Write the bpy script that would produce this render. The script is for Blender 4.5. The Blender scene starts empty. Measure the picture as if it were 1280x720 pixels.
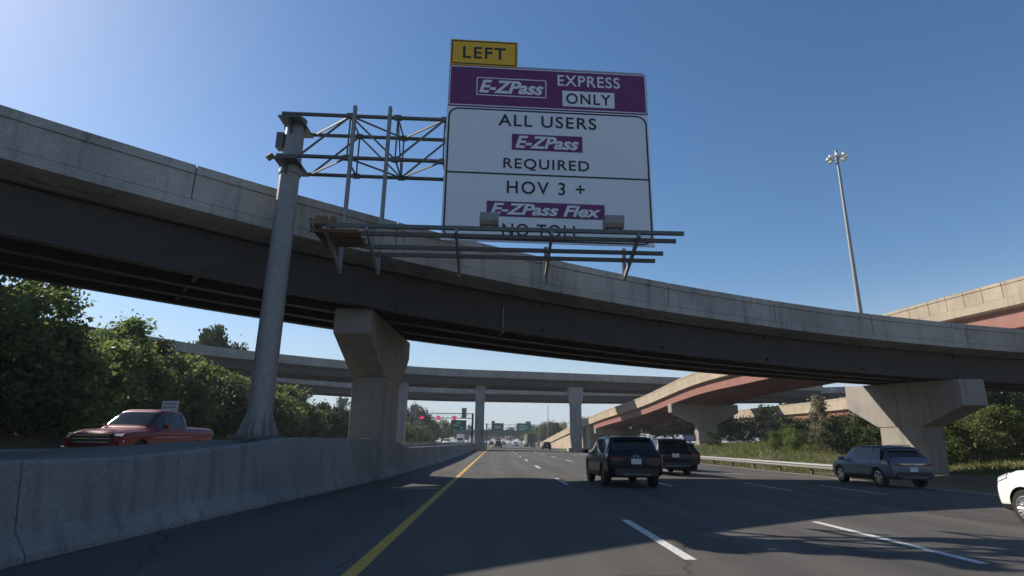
import bpy, bmesh, math, random
import numpy as np
from mathutils import Vector, Matrix
R = math.radians
random.seed(7)
scene = bpy.context.scene
COL = scene.collection

# ------------------------------------------------------------------ camera, sky, sun, exposure
cam = bpy.data.cameras.new('camera')
cam.sensor_width = 36.0
cam.lens = 36.0 * 712 / 1280
cam.clip_start = 0.1
cam.clip_end = 9000
co = bpy.data.objects.new('camera', cam)
COL.objects.link(co)
ax = Vector((0.99933869, -0.03387697, 0.01321144))
ay = Vector((-0.02159843, -0.26073367, 0.96516913))
az = Vector((-0.02925234, -0.96481620, -0.26129294))
m = Matrix((ax, ay, az)).transposed().to_4x4()
m.translation = (0, 0, 1.36)
co.matrix_world = m
scene.camera = co

SUN_AZ, SUN_EL = R(-58.0), R(36.3)          # azimuth measured from +Y towards +X
w = bpy.data.worlds.new('World')
scene.world = w
w.use_nodes = True
nt = w.node_tree
sky = nt.nodes.new('ShaderNodeTexSky')
sky.sky_type = 'NISHITA'
sky.sun_disc = False
sky.sun_elevation = SUN_EL
sky.sun_rotation = SUN_AZ
sky.altitude = 50
sky.air_density = 1.0
sky.dust_density = 0.35
sky.ozone_density = 2.2
bg = nt.nodes['Background']
bg.inputs['Strength'].default_value = 0.075
hs0 = nt.nodes.new('ShaderNodeHueSaturation')
hs0.inputs['Saturation'].default_value = 1.2
hs0.inputs['Value'].default_value = 1.23
nt.links.new(sky.outputs[0], hs0.inputs['Color'])
wtc = nt.nodes.new('ShaderNodeTexCoord')
wsx = nt.nodes.new('ShaderNodeSeparateXYZ')
nt.links.new(wtc.outputs['Generated'], wsx.inputs[0])
wmr = nt.nodes.new('ShaderNodeMapRange')
wmr.interpolation_type = 'SMOOTHERSTEP'
for i_, v_ in enumerate((-.02, .30, .85, 0.0)):
    wmr.inputs[i_ + 1].default_value = v_
nt.links.new(wsx.outputs['Z'], wmr.inputs[0])
wmx = nt.nodes.new('ShaderNodeMix')
wmx.data_type = 'RGBA'
wmx.inputs[7].default_value = (5.4, 6.35, 7.5, 1)      # pale hazy air low over the horizon
nt.links.new(wmr.outputs[0], wmx.inputs[0])
nt.links.new(hs0.outputs[0], wmx.inputs[6])
nt.links.new(wmx.outputs[2], bg.inputs[0])
sun = bpy.data.lights.new('sun', 'SUN')
sun.energy = 5.0
sun.angle = R(0.53)
sun.color = (1.0, 0.91, 0.78)
so = bpy.data.objects.new('sun', sun)
COL.objects.link(so)
sd = Vector((math.sin(SUN_AZ) * math.cos(SUN_EL), math.cos(SUN_AZ) * math.cos(SUN_EL), math.sin(SUN_EL)))
so.rotation_euler = sd.to_track_quat('Z', 'Y').to_euler()
so.location = sd * 100
vs = scene.view_settings
vs.view_transform = 'Standard'
vs.look = 'None'
vs.exposure = 0.45
vs.gamma = 1.0
vs.use_curve_mapping = False


# ------------------------------------------------------------------ materials
def _mat(name):
    mt = bpy.data.materials.new(name)
    mt.use_nodes = True
    return mt, mt.node_tree, mt.node_tree.nodes['Principled BSDF']


def plain(name, col, rough=0.6, metal=0.0, coat=0.0, spec=0.5, vary=0.12, scale=3.0, bump=0.0, emit=None, es=0.0):
    mt, t, b = _mat(name)
    b.inputs['Roughness'].default_value = rough
    b.inputs['Metallic'].default_value = metal
    b.inputs['Coat Weight'].default_value = coat
    b.inputs['Coat Roughness'].default_value = 0.06
    b.inputs['Specular IOR Level'].default_value = spec
    tc = t.nodes.new('ShaderNodeTexCoord')
    n = t.nodes.new('ShaderNodeTexNoise')
    n.inputs['Scale'].default_value = scale
    n.inputs['Detail'].default_value = 6
    t.links.new(tc.outputs['Object'], n.inputs['Vector'])
    r = t.nodes.new('ShaderNodeMix')
    r.data_type = 'RGBA'
    r.inputs[6].default_value = tuple(c * (1 - vary) for c in col) + (1,)
    r.inputs[7].default_value = tuple(min(1, c * (1 + vary)) for c in col) + (1,)
    t.links.new(n.outputs['Fac'], r.inputs[0])
    t.links.new(r.outputs[2], b.inputs['Base Color'])
    if bump:
        bp = t.nodes.new('ShaderNodeBump')
        bp.inputs['Strength'].default_value = bump
        bp.inputs['Distance'].default_value = 0.02
        t.links.new(n.outputs['Fac'], bp.inputs['Height'])
        t.links.new(bp.outputs[0], b.inputs['Normal'])
    if emit:
        b.inputs['Emission Color'].default_value = tuple(emit) + (1,)
        b.inputs['Emission Strength'].default_value = es
    return mt


def concrete(name, base, dark=0.55, streak=0.5, fine=0.25, rough=0.9, tint=(1, 1, 1)):
    """weathered concrete: big patches, vertical run-off streaks, pores"""
    mt, t, b = _mat(name)
    b.inputs['Roughness'].default_value = rough
    b.inputs['Specular IOR Level'].default_value = 0.25
    L = t.links.new
    tc = t.nodes.new('ShaderNodeTexCoord')

    def noise(scale, detail, vec=None, rgh=0.6):
        n = t.nodes.new('ShaderNodeTexNoise')
        n.inputs['Scale'].default_value = scale
        n.inputs['Detail'].default_value = detail
        n.inputs['Roughness'].default_value = rgh
        L(vec if vec else tc.outputs['Object'], n.inputs['Vector'])
        return n

    def ramp(src, a, c, lo, hi):
        r = t.nodes.new('ShaderNodeMapRange')
        r.inputs[1].default_value = a
        r.inputs[2].default_value = c
        r.inputs[3].default_value = lo
        r.inputs[4].default_value = hi
        L(src, r.inputs[0])
        return r.outputs[0]

    mp = t.nodes.new('ShaderNodeMapping')
    mp.inputs['Scale'].default_value = (1, 1, 0.09)
    L(tc.outputs['Object'], mp.inputs['Vector'])
    big = ramp(noise(0.35, 5).outputs['Fac'], 0.3, 0.7, dark, 1.1)
    st = ramp(noise(2.6, 5, mp.outputs[0]).outputs['Fac'], 0.52, 0.72, 1.0, 1 - streak)
    fn = noise(22, 6)
    fi = ramp(fn.outputs['Fac'], 0.25, 0.75, 1 - fine, 1 + fine)
    m1 = t.nodes.new('ShaderNodeMath'); m1.operation = 'MULTIPLY'; L(big, m1.inputs[0]); L(st, m1.inputs[1])
    m2 = t.nodes.new('ShaderNodeMath'); m2.operation = 'MULTIPLY'; L(m1.outputs[0], m2.inputs[0]); L(fi, m2.inputs[1])
    mx = t.nodes.new('ShaderNodeMix'); mx.data_type = 'RGBA'; mx.blend_type = 'MULTIPLY'
    mx.inputs[0].default_value = 1.0
    mx.inputs[6].default_value = tuple(base[i] * tint[i] for i in range(3)) + (1,)
    L(m2.outputs[0], mx.inputs[7])
    L(mx.outputs[2], b.inputs['Base Color'])
    bp = t.nodes.new('ShaderNodeBump')
    bp.inputs['Strength'].default_value = 0.25
    bp.inputs['Distance'].default_value = 0.01
    L(fn.outputs['Fac'], bp.inputs['Height'])
    L(bp.outputs[0], b.inputs['Normal'])
    return mt


def asphalt(name, base):
    mt, t, b = _mat(name)
    L = t.links.new
    b.inputs['Roughness'].default_value = 0.85
    b.inputs['Specular IOR Level'].default_value = 0.3
    tc = t.nodes.new('ShaderNodeTexCoord')
    mp = t.nodes.new('ShaderNodeMapping')
    mp.inputs['Scale'].default_value = (1, 0.03, 1)
    L(tc.outputs['Object'], mp.inputs['Vector'])
    a = t.nodes.new('ShaderNodeTexNoise'); a.inputs['Scale'].default_value = 1.3; a.inputs['Detail'].default_value = 4
    L(mp.outputs[0], a.inputs['Vector'])
    c = t.nodes.new('ShaderNodeTexNoise'); c.inputs['Scale'].default_value = 55; c.inputs['Detail'].default_value = 4
    L(tc.outputs['Object'], c.inputs['Vector'])
    d = t.nodes.new('ShaderNodeTexNoise'); d.inputs['Scale'].default_value = 0.22; d.inputs['Detail'].default_value = 5
    L(tc.outputs['Object'], d.inputs['Vector'])

    def rng(src, a0, a1, lo, hi):
        r = t.nodes.new('ShaderNodeMapRange')
        for i, v in enumerate((a0, a1, lo, hi)):
            r.inputs[i + 1].default_value = v
        L(src, r.inputs[0])
        return r.outputs[0]
    m1 = t.nodes.new('ShaderNodeMath'); m1.operation = 'MULTIPLY'
    L(rng(a.outputs['Fac'], .3, .7, .78, 1.2), m1.inputs[0]); L(rng(c.outputs['Fac'], .25, .75, .75, 1.25), m1.inputs[1])
    m2 = t.nodes.new('ShaderNodeMath'); m2.operation = 'MULTIPLY'
    L(m1.outputs[0], m2.inputs[0]); L(rng(d.outputs['Fac'], .3, .7, .86, 1.14), m2.inputs[1])
    mx = t.nodes.new('ShaderNodeMix'); mx.data_type = 'RGBA'; mx.blend_type = 'MULTIPLY'; mx.inputs[0].default_value = 1
    mx.inputs[6].default_value = tuple(base) + (1,)
    L(m2.outputs[0], mx.inputs[7]); L(mx.outputs[2], b.inputs['Base Color'])
    sx_ = t.nodes.new('ShaderNodeSeparateXYZ'); L(tc.outputs['Object'], sx_.inputs[0])
    wv = t.nodes.new('ShaderNodeMath'); wv.operation = 'MULTIPLY_ADD'; wv.inputs[1].default_value = 2 * math.pi / 1.86; wv.inputs[2].default_value = .6
    L(sx_.outputs['X'], wv.inputs[0])
    sn = t.nodes.new('ShaderNodeMath'); sn.operation = 'SINE'; L(wv.outputs[0], sn.inputs[0])
    m3 = t.nodes.new('ShaderNodeMath'); m3.operation = 'MULTIPLY'
    L(m2.outputs[0], m3.inputs[0]); L(rng(sn.outputs[0], -1, 1, .93, 1.07), m3.inputs[1]); L(m3.outputs[0], mx.inputs[7])
    # sealed cracks
    vo = t.nodes.new('ShaderNodeTexVoronoi'); vo.feature = 'DISTANCE_TO_EDGE'; vo.inputs['Scale'].default_value = .21
    ad = t.nodes.new('ShaderNodeVectorMath'); ad.operation = 'MULTIPLY_ADD'
    L(d.outputs['Color'], ad.inputs[0]); ad.inputs[1].default_value = (3, 3, 0); L(tc.outputs['Object'], ad.inputs[2])
    L(ad.outputs[0], vo.inputs['Vector'])
    m4 = t.nodes.new('ShaderNodeMath'); m4.operation = 'MULTIPLY'
    L(m3.outputs[0], m4.inputs[0]); L(rng(vo.outputs['Distance'], .0, .008, .55, 1.0), m4.inputs[1]); L(m4.outputs[0], mx.inputs[7])
    bp = t.nodes.new('ShaderNodeBump'); bp.inputs['Strength'].default_value = 0.35; bp.inputs['Distance'].default_value = 0.01
    L(c.outputs['Fac'], bp.inputs['Height']); L(bp.outputs[0], b.inputs['Normal'])
    return mt


def paint_mark(name, col, wear=0.5):
    mt, t, b = _mat(name)
    L = t.links.new
    b.inputs['Roughness'].default_value = 0.7
    tc = t.nodes.new('ShaderNodeTexCoord')
    c = t.nodes.new('ShaderNodeTexNoise'); c.inputs['Scale'].default_value = 18; c.inputs['Detail'].default_value = 8
    c.inputs['Roughness'].default_value = 0.7
    L(tc.outputs['Object'], c.inputs['Vector'])
    r = t.nodes.new('ShaderNodeMapRange')
    for i, v in enumerate((.35, .62, 0.0, 1.0)):
        r.inputs[i + 1].default_value = v
    L(c.outputs['Fac'], r.inputs[0])
    mx = t.nodes.new('ShaderNodeMix'); mx.data_type = 'RGBA'
    mx.inputs[6].default_value = tuple(k * (1 - wear) + .06 * wear for k in col) + (1,)
    mx.inputs[7].default_value = tuple(col) + (1,)
    L(r.outputs[0], mx.inputs[0]); L(mx.outputs[2], b.inputs['Base Color'])
    return mt


def leafmat(name, lo, hi, trans=0.3):
    mt, t, b = _mat(name)
    L = t.links.new
    g = t.nodes.new('ShaderNodeNewGeometry')
    oi = t.nodes.new('ShaderNodeObjectInfo')
    mx = t.nodes.new('ShaderNodeMix'); mx.data_type = 'RGBA'
    mx.inputs[6].default_value = tuple(lo) + (1,)
    mx.inputs[7].default_value = tuple(hi) + (1,)
    L(g.outputs['Random Per Island'], mx.inputs[0])
    hs = t.nodes.new('ShaderNodeHueSaturation')
    mr = t.nodes.new('ShaderNodeMapRange')
    mr.inputs[3].default_value = 0.75; mr.inputs[4].default_value = 1.2
    L(oi.outputs['Random'], mr.inputs[0]); L(mr.outputs[0], hs.inputs['Value'])
    L(mx.outputs[2], hs.inputs['Color'])
    L(hs.outputs[0], b.inputs['Base Color'])
    b.inputs['Roughness'].default_value = 0.55
    b.inputs['Specular IOR Level'].default_value = 0.3
    tr = t.nodes.new('ShaderNodeBsdfTranslucent')
    L(hs.outputs[0], tr.inputs[0])
    ms = t.nodes.new('ShaderNodeMixShader'); ms.inputs[0].default_value = trans
    out = t.nodes['Material Output']
    L(b.outputs[0], ms.inputs[1]); L(tr.outputs[0], ms.inputs[2]); L(ms.outputs[0], out.inputs['Surface'])
    return mt


def ground_mat(name):
    mt, t, b = _mat(name)
    L = t.links.new
    b.inputs['Roughness'].default_value = 0.95
    tc = t.nodes.new('ShaderNodeTexCoord')
    n1 = t.nodes.new('ShaderNodeTexNoise'); n1.inputs['Scale'].default_value = 0.18; n1.inputs['Detail'].default_value = 7
    n2 = t.nodes.new('ShaderNodeTexNoise'); n2.inputs['Scale'].default_value = 6; n2.inputs['Detail'].default_value = 6
    L(tc.outputs['Object'], n1.inputs['Vector']); L(tc.outputs['Object'], n2.inputs['Vector'])
    cr = t.nodes.new('ShaderNodeValToRGB')
    cr.color_ramp.elements[0].position = .38; cr.color_ramp.elements[0].color = (.055, .075, .022, 1)
    cr.color_ramp.elements[1].position = .66; cr.color_ramp.elements[1].color = (.21, .15, .085, 1)
    L(n1.outputs['Fac'], cr.inputs[0])
    mx = t.nodes.new('ShaderNodeMix'); mx.data_type = 'RGBA'; mx.blend_type = 'MULTIPLY'; mx.inputs[0].default_value = .8
    L(cr.outputs[0], mx.inputs[6]); L(n2.outputs['Color'], mx.inputs[7])
    L(mx.outputs[2], b.inputs['Base Color'])
    return mt


M = {}
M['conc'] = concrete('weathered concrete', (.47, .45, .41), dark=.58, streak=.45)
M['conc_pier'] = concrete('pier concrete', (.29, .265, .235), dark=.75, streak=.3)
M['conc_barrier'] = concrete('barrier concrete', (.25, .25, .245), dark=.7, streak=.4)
M['conc_warm'] = concrete('tan concrete', (.42, .35, .26), dark=.75, streak=.3)
M['conc_far'] = concrete('flyover concrete', (.34, .32, .29), dark=.75, streak=.3)
M['steel_dark'] = plain('weathered girder steel', (.050, .047, .044), .8, vary=.35, scale=1.2)
M['steel_red'] = plain('red painted girder steel', (.24, .10, .075), .6, vary=.25, scale=.9)
M['steel_green'] = plain('green painted girder steel', (.03, .12, .09), .55)
M['galv'] = plain('galvanised steel', (.25, .245, .235), .55, metal=.35, vary=.25, scale=6)
M['galv_dark'] = plain('dull galvanised steel', (.11, .12, .115), .55, metal=.4, vary=.3, scale=8)
M['rust'] = plain('rusty grating', (.16, .105, .06), .85, vary=.5, scale=14)
M['asphalt'] = asphalt('asphalt', (.080, .075, .069))
M['asphalt_sh'] = asphalt('shoulder asphalt', (.075, .071, .066))
M['asphalt_old'] = asphalt('pale old asphalt', (.12, .115, .105))
M['gravel'] = asphalt('gravel', (.24, .19, .13))
M['white_mark'] = paint_mark('white road paint', (.72, .72, .70), .6)
M['yellow_mark'] = paint_mark('yellow road paint', (.60, .36, .035), .4)
M['ground'] = ground_mat('grassy earth')
M['bark'] = plain('bark', (.09, .065, .045), .9, vary=.4, scale=5)
M['leaf'] = leafmat('leaves', (.05, .085, .022), (.16, .21, .06), .6)
M['leaf_l'] = leafmat('pale leaves', (.08, .115, .03), (.2, .25, .08), .5)
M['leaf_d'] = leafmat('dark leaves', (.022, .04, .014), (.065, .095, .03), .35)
M['grassm'] = leafmat('grass blades', (.085, .12, .025), (.20, .22, .06), .4)
M['drygrass'] = leafmat('seed plumes', (.14, .14, .08), (.30, .28, .19), .4)
M['purple'] = plain('purple sign sheeting', (.135, .012, .10), .45, vary=.06)
M['signwhite'] = plain('white sign sheeting', (.70, .72, .75), .45, vary=.04, scale=1.5)
M['yellow'] = plain('yellow sign sheeting', (.72, .40, .012), .45, vary=.05)
M['black'] = plain('black lettering', (.008, .008, .010), .5)
M['alum'] = plain('sign back aluminium', (.35, .36, .37), .45, metal=.6)
M['green'] = plain('green sign sheeting', (.0, .16, .105), .5)
M['bluesign'] = plain('blue sign sheeting', (.09, .16, .30), .5)
M['darksign'] = plain('dark sign face', (.012, .022, .03), .5)
M['rubber'] = plain('tyre rubber', (.014, .014, .014), .85)
M['rim'] = plain('alloy rim', (.55, .55, .56), .3, metal=.85, vary=.05)
M['rim_dark'] = plain('dark alloy rim', (.06, .06, .065), .35, metal=.7, vary=.05)
M['well'] = plain('dark wheel well', (.006, .006, .006), .9)
M['trim'] = plain('black plastic trim', (.016, .016, .017), .55)
M['chrome'] = plain('chrome', (.75, .76, .78), .12, metal=1.0, vary=.02)
M['plate'] = plain('licence plate', (.6, .62, .65), .4)
M['amber'] = plain('tail lamp lens', (.16, .006, .006), .15, coat=.6)
M['clearlens'] = plain('headlamp lens', (.75, .77, .80), .08, coat=.8, metal=.3)
M['pink'] = plain('lit lane signal', (.3, .02, .06), .4, emit=(.9, .05, .2), es=.7)
M['redx'] = plain('lit red cross', (.2, .0, .02), .4, emit=(.45, .0, .06), es=1.0)
M['lampglass'] = plain('lamp lens', (.75, .77, .8), .2)


def glassmat(name, col=(.012, .016, .018)):
    mt, t, b = _mat(name)
    b.inputs['Base Color'].default_value = tuple(col) + (1,)
    b.inputs['Roughness'].default_value = 0.05
    b.inputs['Specular IOR Level'].default_value = 0.4
    return mt


M['glass'] = glassmat('tinted car glass')


def carpaint(name, col, metal=.35):
    return plain(name, col, .45, metal=metal, coat=.3, spec=.2, vary=.05, scale=1.0)


# ------------------------------------------------------------------ mesh helpers
class MB:
    def __init__(s):
        s.v, s.f, s.mi = [], [], []

    def add(s, vs, fs, mi=0):
        o = len(s.v)
        s.v += [tuple(p) for p in vs]
        s.f += [tuple(i + o for i in f) for f in fs]
        s.mi += [mi] * len(fs)

    def box(s, c, size, rot=None, mi=0):
        x, y, z = [k / 2 for k in size]
        P = [Vector((a, b, d)) for d in (-z, z) for b in (-y, y) for a in (-x, x)]
        if rot is not None:
            P = [rot @ p for p in P]
        P = [p + Vector(c) for p in P]
        s.add(P, [(0, 2, 3, 1), (4, 5, 7, 6), (0, 1, 5, 4), (2, 6, 7, 3), (0, 4, 6, 2), (1, 3, 7, 5)], mi)

    def tube(s, p0, p1, r0, r1=None, n=10, mi=0, caps=True):
        p0, p1 = Vector(p0), Vector(p1)
        r1 = r0 if r1 is None else r1
        d = (p1 - p0).normalized()
        a = d.orthogonal().normalized()
        b = d.cross(a)
        V = []
        for p, r in ((p0, r0), (p1, r1)):
            for k in range(n):
                t = 2 * math.pi * k / n
                V.append(p + a * math.cos(t) * r + b * math.sin(t) * r)
        F = [(k, (k + 1) % n, n + (k + 1) % n, n + k) for k in range(n)]
        if caps:
            F += [tuple(range(n - 1, -1, -1)), tuple(range(n, 2 * n))]
        s.add(V, F, mi)

    def beam(s, p0, p1, wx, wz, mi=0):
        """rectangular bar, wz measured near vertical"""
        p0, p1 = Vector(p0), Vector(p1)
        d = (p1 - p0).normalized()
        up = Vector((0, 0, 1)) if abs(d.z) < .95 else Vector((0, 1, 0))
        a = d.cross(up).normalized()
        b = a.cross(d)
        V = [p + a * sx * wx / 2 + b * sz * wz / 2 for p in (p0, p1) for sx, sz in ((-1, -1), (1, -1), (1, 1), (-1, 1))]
        s.add(V, [(0, 1, 2, 3)[::-1], (4, 5, 6, 7), (0, 1, 5, 4), (1, 2, 6, 5), (2, 3, 7, 6), (3, 0, 4, 7)], mi)

    def prism(s, poly, axis, a, b, mi=0):
        """poly of 2-d points extruded along axis ('x': poly is (y,z); 'y': (x,z); 'z': (x,y))"""
        def P(p, t):
            return {'x': (t, p[0], p[1]), 'y': (p[0], t, p[1]), 'z': (p[0], p[1], t)}[axis]
        n = len(poly)
        s.add([P(p, a) for p in poly] + [P(p, b) for p in poly],
              [tuple(range(n)), tuple(range(2 * n - 1, n - 1, -1))] + [(k, n + k, n + (k + 1) % n, (k + 1) % n) for k in range(n)], mi)

    def sweep(s, rings, closed_profile=True, mi=0, caps=True):
        n = len(rings[0])
        V = [p for r in rings for p in r]
        F = []
        kk = n if closed_profile else n - 1
        for i in range(len(rings) - 1):
            for k in range(kk):
                F.append((i * n + k, i * n + (k + 1) % n, (i + 1) * n + (k + 1) % n, (i + 1) * n + k))
        if caps and closed_profile:
            F += [tuple(range(n - 1, -1, -1)), tuple(range((len(rings) - 1) * n, len(rings) * n))]
        s.add(V, F, mi)

    def lathe(s, prof, n=20, axis='z', mi=0):
        rings = []
        for k in range(n):
            t = 2 * math.pi * k / n
            rr = []
            for r, h in prof:
                if axis == 'z':
                    rr.append((r * math.cos(t), r * math.sin(t), h))
                else:
                    rr.append((h, r * math.cos(t), r * math.sin(t)))
            rings.append(rr)
        m_ = len(prof)
        V = [p for r in rings for p in r]
        F = []
        for i in range(n):
            j = (i + 1) % n
            for k in range(m_ - 1):
                F.append((i * m_ + k, i * m_ + k + 1, j * m_ + k + 1, j * m_ + k))
        s.add(V, F, mi)

    def mesh(s, name, mats, smooth=False, fix=True):
        me = bpy.data.meshes.new(name)
        me.from_pydata(s.v, [], s.f)
        for mm in (mats if isinstance(mats, (list, tuple)) else [mats]):
            me.materials.append(mm)
        if len(set(s.mi)) > 1:
            me.polygons.foreach_set('material_index', s.mi)
        if fix:
            bm = bmesh.new(); bm.from_mesh(me)
            bmesh.ops.recalc_face_normals(bm, faces=bm.faces)
            bm.to_mesh(me); bm.free()
        if smooth:
            me.polygons.foreach_set('use_smooth', [True] * len(me.polygons))
            try:
                me.set_sharp_from_angle(angle=R(smooth if smooth is not True else 40))
            except Exception:
                pass
        me.update()
        return me

    def build(s, name, mats, parent=None, smooth=False, fix=True, loc=None):
        return link(name, s.mesh(name, mats, smooth, fix), parent, loc)


def link(name, me, parent=None, loc=None):
    o = bpy.data.objects.new(name, me)
    COL.objects.link(o)
    if parent:
        o.parent = parent
    if loc:
        o.location = loc
    return o


def tag(o, label, cat, group=None):
    o['label'] = label
    o['category'] = cat
    if group:
        o['group'] = group
    return o


def thing(name, label, cat, loc=(0, 0, 0), rz=0.0, group=None):
    o = bpy.data.objects.new(name, None)
    o.empty_display_size = .3
    COL.objects.link(o)
    o.location = loc
    o.rotation_euler = (0, 0, rz)
    return tag(o, label, cat, group)


def struct(o, kind='structure'):
    o['kind'] = kind
    return o


def bevel(o, wdt=.02, seg=2):
    b = o.modifiers.new('bevel', 'BEVEL')
    b.width = wdt
    b.segments = seg
    b.limit_method = 'ANGLE'
    return o


def copy_tree(o, parent=None):
    c = o.copy()
    COL.objects.link(c)
    if parent:
        c.parent = parent
    for ch in list(o.children):
        copy_tree(ch, c)
    return c


def sm(t):
    t = max(0.0, min(1.0, t))
    return t * t * (3 - 2 * t)


# ------------------------------------------------------------------ ground, roads, markings
def road_z(x):
    return 0.0 if x < 7 else -.02 * (x - 7)


def gz(x, y):
    if x < -20.5:
        return .34 * (1 - sm((-x - 90) / 100)) + min((-20.5 - x) * .42, 4.6) * (1 - .8 * sm((y - 150) / 200)) * (1 - sm((-x - 90) / 100))
    if x <= 19:
        return road_z(x)
    z = -.24 + .24 * sm((x - 19) / 6)
    z += 1.1 * sm((x - 20) / 8) * sm((y - 38) / 14) * (1 - sm((y - 150) / 150)) * (1 - sm((x - 120) / 80))
    z += .6 * sm((x - 27) / 8) * (1 - sm((x - 120) / 80))
    return z


xs = sorted(set([-1500, -600, -300, -200, -130, -90, -70, -55, -45, -38] + list(np.arange(-34, -19, 1.0)) + [-20.5, -15, -9, -5, 0, 7, 12, 19] + list(np.arange(19, 40, 1.0)) + [45, 55, 70, 90, 120, 160, 200, 300, 600, 1500]))
ys = sorted(set([-600, -200, -100, -50] + list(np.arange(-30, 60, 3.0)) + list(np.arange(60, 200, 10.0)) + [230, 260, 300, 350, 420, 520, 700, 1000, 1600, 3000]))
g = MB()
V = []
for y in ys:
    for x in xs:
        V.append((x, y, gz(x, y) - (.08 if -20.6 < x < 18.9 else .0) + (.34 if -20.6 < x < -9 else 0)))
nx = len(xs)
g.add(V, [(j * nx + i, j * nx + i + 1, (j + 1) * nx + i + 1, (j + 1) * nx + i) for j in range(len(ys) - 1) for i in range(nx - 1)])
struct(g.build('ground', M['ground'], smooth=80))


def strip(name, xs_, y0, y1, zoff, mt, ny=1):
    b = MB()
    yy = np.linspace(y0, y1, ny + 1)
    n = len(xs_)
    b.add([(x, y, road_z(x) + zoff) for y in yy for x in xs_],
          [(j * n + i, j * n + i + 1, (j + 1) * n + i + 1, (j + 1) * n + i) for j in range(ny) for i in range(n - 1)])
    return struct(b.build(name, mt))


OPP = .38


strip('highway', [-5.6, 0, 7, 13.6], -40, 900, 0, M['asphalt'])
strip('road_shoulder', [13.6, 18.0], -40, 900, 0, M['asphalt'])
strip('gravel_verge', [18.0, 19.6], -40, 300, -.004, M['gravel'])
strip('opposite_carriageway', [-20.4, -9.0], -60, 900, OPP, M['asphalt_old'])

b = MB()
ex, ey = np.linspace(26, 50, 25), np.linspace(33.0, 36.6, 4)
b.add([(x, y + .12 * (x - 26) + .25 * math.sin(x * 1.3), gz(x, y + .12 * (x - 26)) + .035) for y in ey for x in ex], [(j * 25 + i, j * 25 + i + 1, (j + 1) * 25 + i + 1, (j + 1) * 25 + i) for j in range(3) for i in range(24)])
struct(b.build('bare_earth', M['gravel'], smooth=80))

mk = MB()
mky = MB()


def mark(b, p, q, wd, z=.004):
    (x0, y0), (x1, y1) = p, q
    d = Vector((x1 - x0, y1 - y0)).normalized()
    n = Vector((d.y, -d.x)) * wd / 2
    pts = [(x0 - n.x, y0 - n.y), (x0 + n.x, y0 + n.y), (x1 + n.x, y1 + n.y), (x1 - n.x, y1 - n.y)]
    b.add([(x, y, road_z(x) + z) for x, y in pts], [(0, 1, 2, 3)])


def xyel(y):
    return -1.45 + (y - 6.5) * (.9 / 140)


for y in range(-20, 420, 20):
    mark(mky, (xyel(y), y), (xyel(y + 20), y + 20), .16)
for k in range(-2, 32):
    mark(mk, (2.4 + .0075 * (12.6 * k + 8), 7.5 + 12.6 * k), (2.4 + .0075 * (12.6 * k + 12), 11.2 + 12.6 * k), .15)
    mark(mk, (6.05 + .003 * 12 * k, 7.4 + 12.6 * k), (6.05 + .003 * 12 * k, 11.2 + 12.6 * k), .15)
for k in range(-2, 28):
    mark(mk, (9.80 + .0035 * 12 * k, 19.4 + 12.6 * (k - 1)), (9.9 + .0035 * 12 * k, 23.4 + 12.6 * (k - 1)), .12)
    if -3 < k < 12:
        mark(mk, (12.75, 19.1 + 12.6 * (k - 1)), (12.9, 23.2 + 12.6 * (k - 1)), .12)
pe = [(17.6, -20), (17.6, 29.0), (17.35, 30.0), (15.6, 30.6), (13.5, 31.4), (12.7, 34), (12.9, 48), (13.2, 120), (13.2, 400)]
for a, b_ in zip(pe[:-1], pe[1:]):
    mark(mk, a, b_, .14)
mark(mk, (-2.95, 18.05), (-1.55, 18.05), .16)
for k in range(-1, 20):
    mark(mk, (-13.1, 8 + 12 * k), (-13.1, 11 + 12 * k), .15, OPP + .004)
    mark(mk, (-16.7, 8 + 12 * k), (-16.7, 11 + 12 * k), .15, OPP + .004)
struct(mk.build('white_lane_markings', M['white_mark'], fix=False))
struct(mky.build('yellow_edge_line', M['yellow_mark'], fix=False))


# ------------------------------------------------------------------ median
def bar_x(y):
    return float(np.interp(y, [-30, 7, 12, 17, 22, 30, 46, 90, 400], [-5.15, -5.1, -4.78, -4.3, -3.88, -3.5, -3.12, -2.95, -2.9]))


def bar_h(y):
    return float(np.interp(y, [-30, 9, 12, 14.2, 24, 28, 400], [1.06, 1.08, 1.22, 1.40, 1.44, 1.06, 1.0]))


def ring_barrier(y, side=1, x=None, h=None):
    x = bar_x(y) if x is None else x
    h = bar_h(y) if h is None else h
    prof = [(0, 0), (0, .08), (-.17, .33), (-.26, h - .03), (-.29, h), (-.47, h), (-.5, h - .03), (-.5, 0)]
    return [(x + a * side, y, b) for a, b in prof]


b = MB()
yy = [-30] + list(np.arange(-26, 26, 3.0)) + [26, 28, 30, 34, 40, 46, 60, 90, 120, 160, 220, 300]
for y0, y1 in zip(yy[:-1], yy[1:]):
    n = 3
    b.sweep([ring_barrier(y0 + .012 + (y1 - y0 - .024) * k / n) for k in range(n + 1)])
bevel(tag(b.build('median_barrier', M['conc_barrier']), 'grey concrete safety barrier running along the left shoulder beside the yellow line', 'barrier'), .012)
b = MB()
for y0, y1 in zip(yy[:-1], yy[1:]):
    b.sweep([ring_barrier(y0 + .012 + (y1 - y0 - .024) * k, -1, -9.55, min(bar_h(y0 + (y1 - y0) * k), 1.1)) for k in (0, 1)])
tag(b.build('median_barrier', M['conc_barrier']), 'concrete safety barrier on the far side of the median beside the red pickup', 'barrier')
b = MB()
ring = lambda y: [(-9.1, y, 0), (-9.1, y, min(bar_h(y), 1.1) - .06), (-7.6, y, bar_h(y) - .1), (bar_x(y) - .45, y, bar_h(y) - .04), (bar_x(y) - .45, y, 0)]
b.sweep([ring(y) for y in yy if y <= 34])
struct(b.build('median', M['asphalt_old']))
b = MB()
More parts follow.
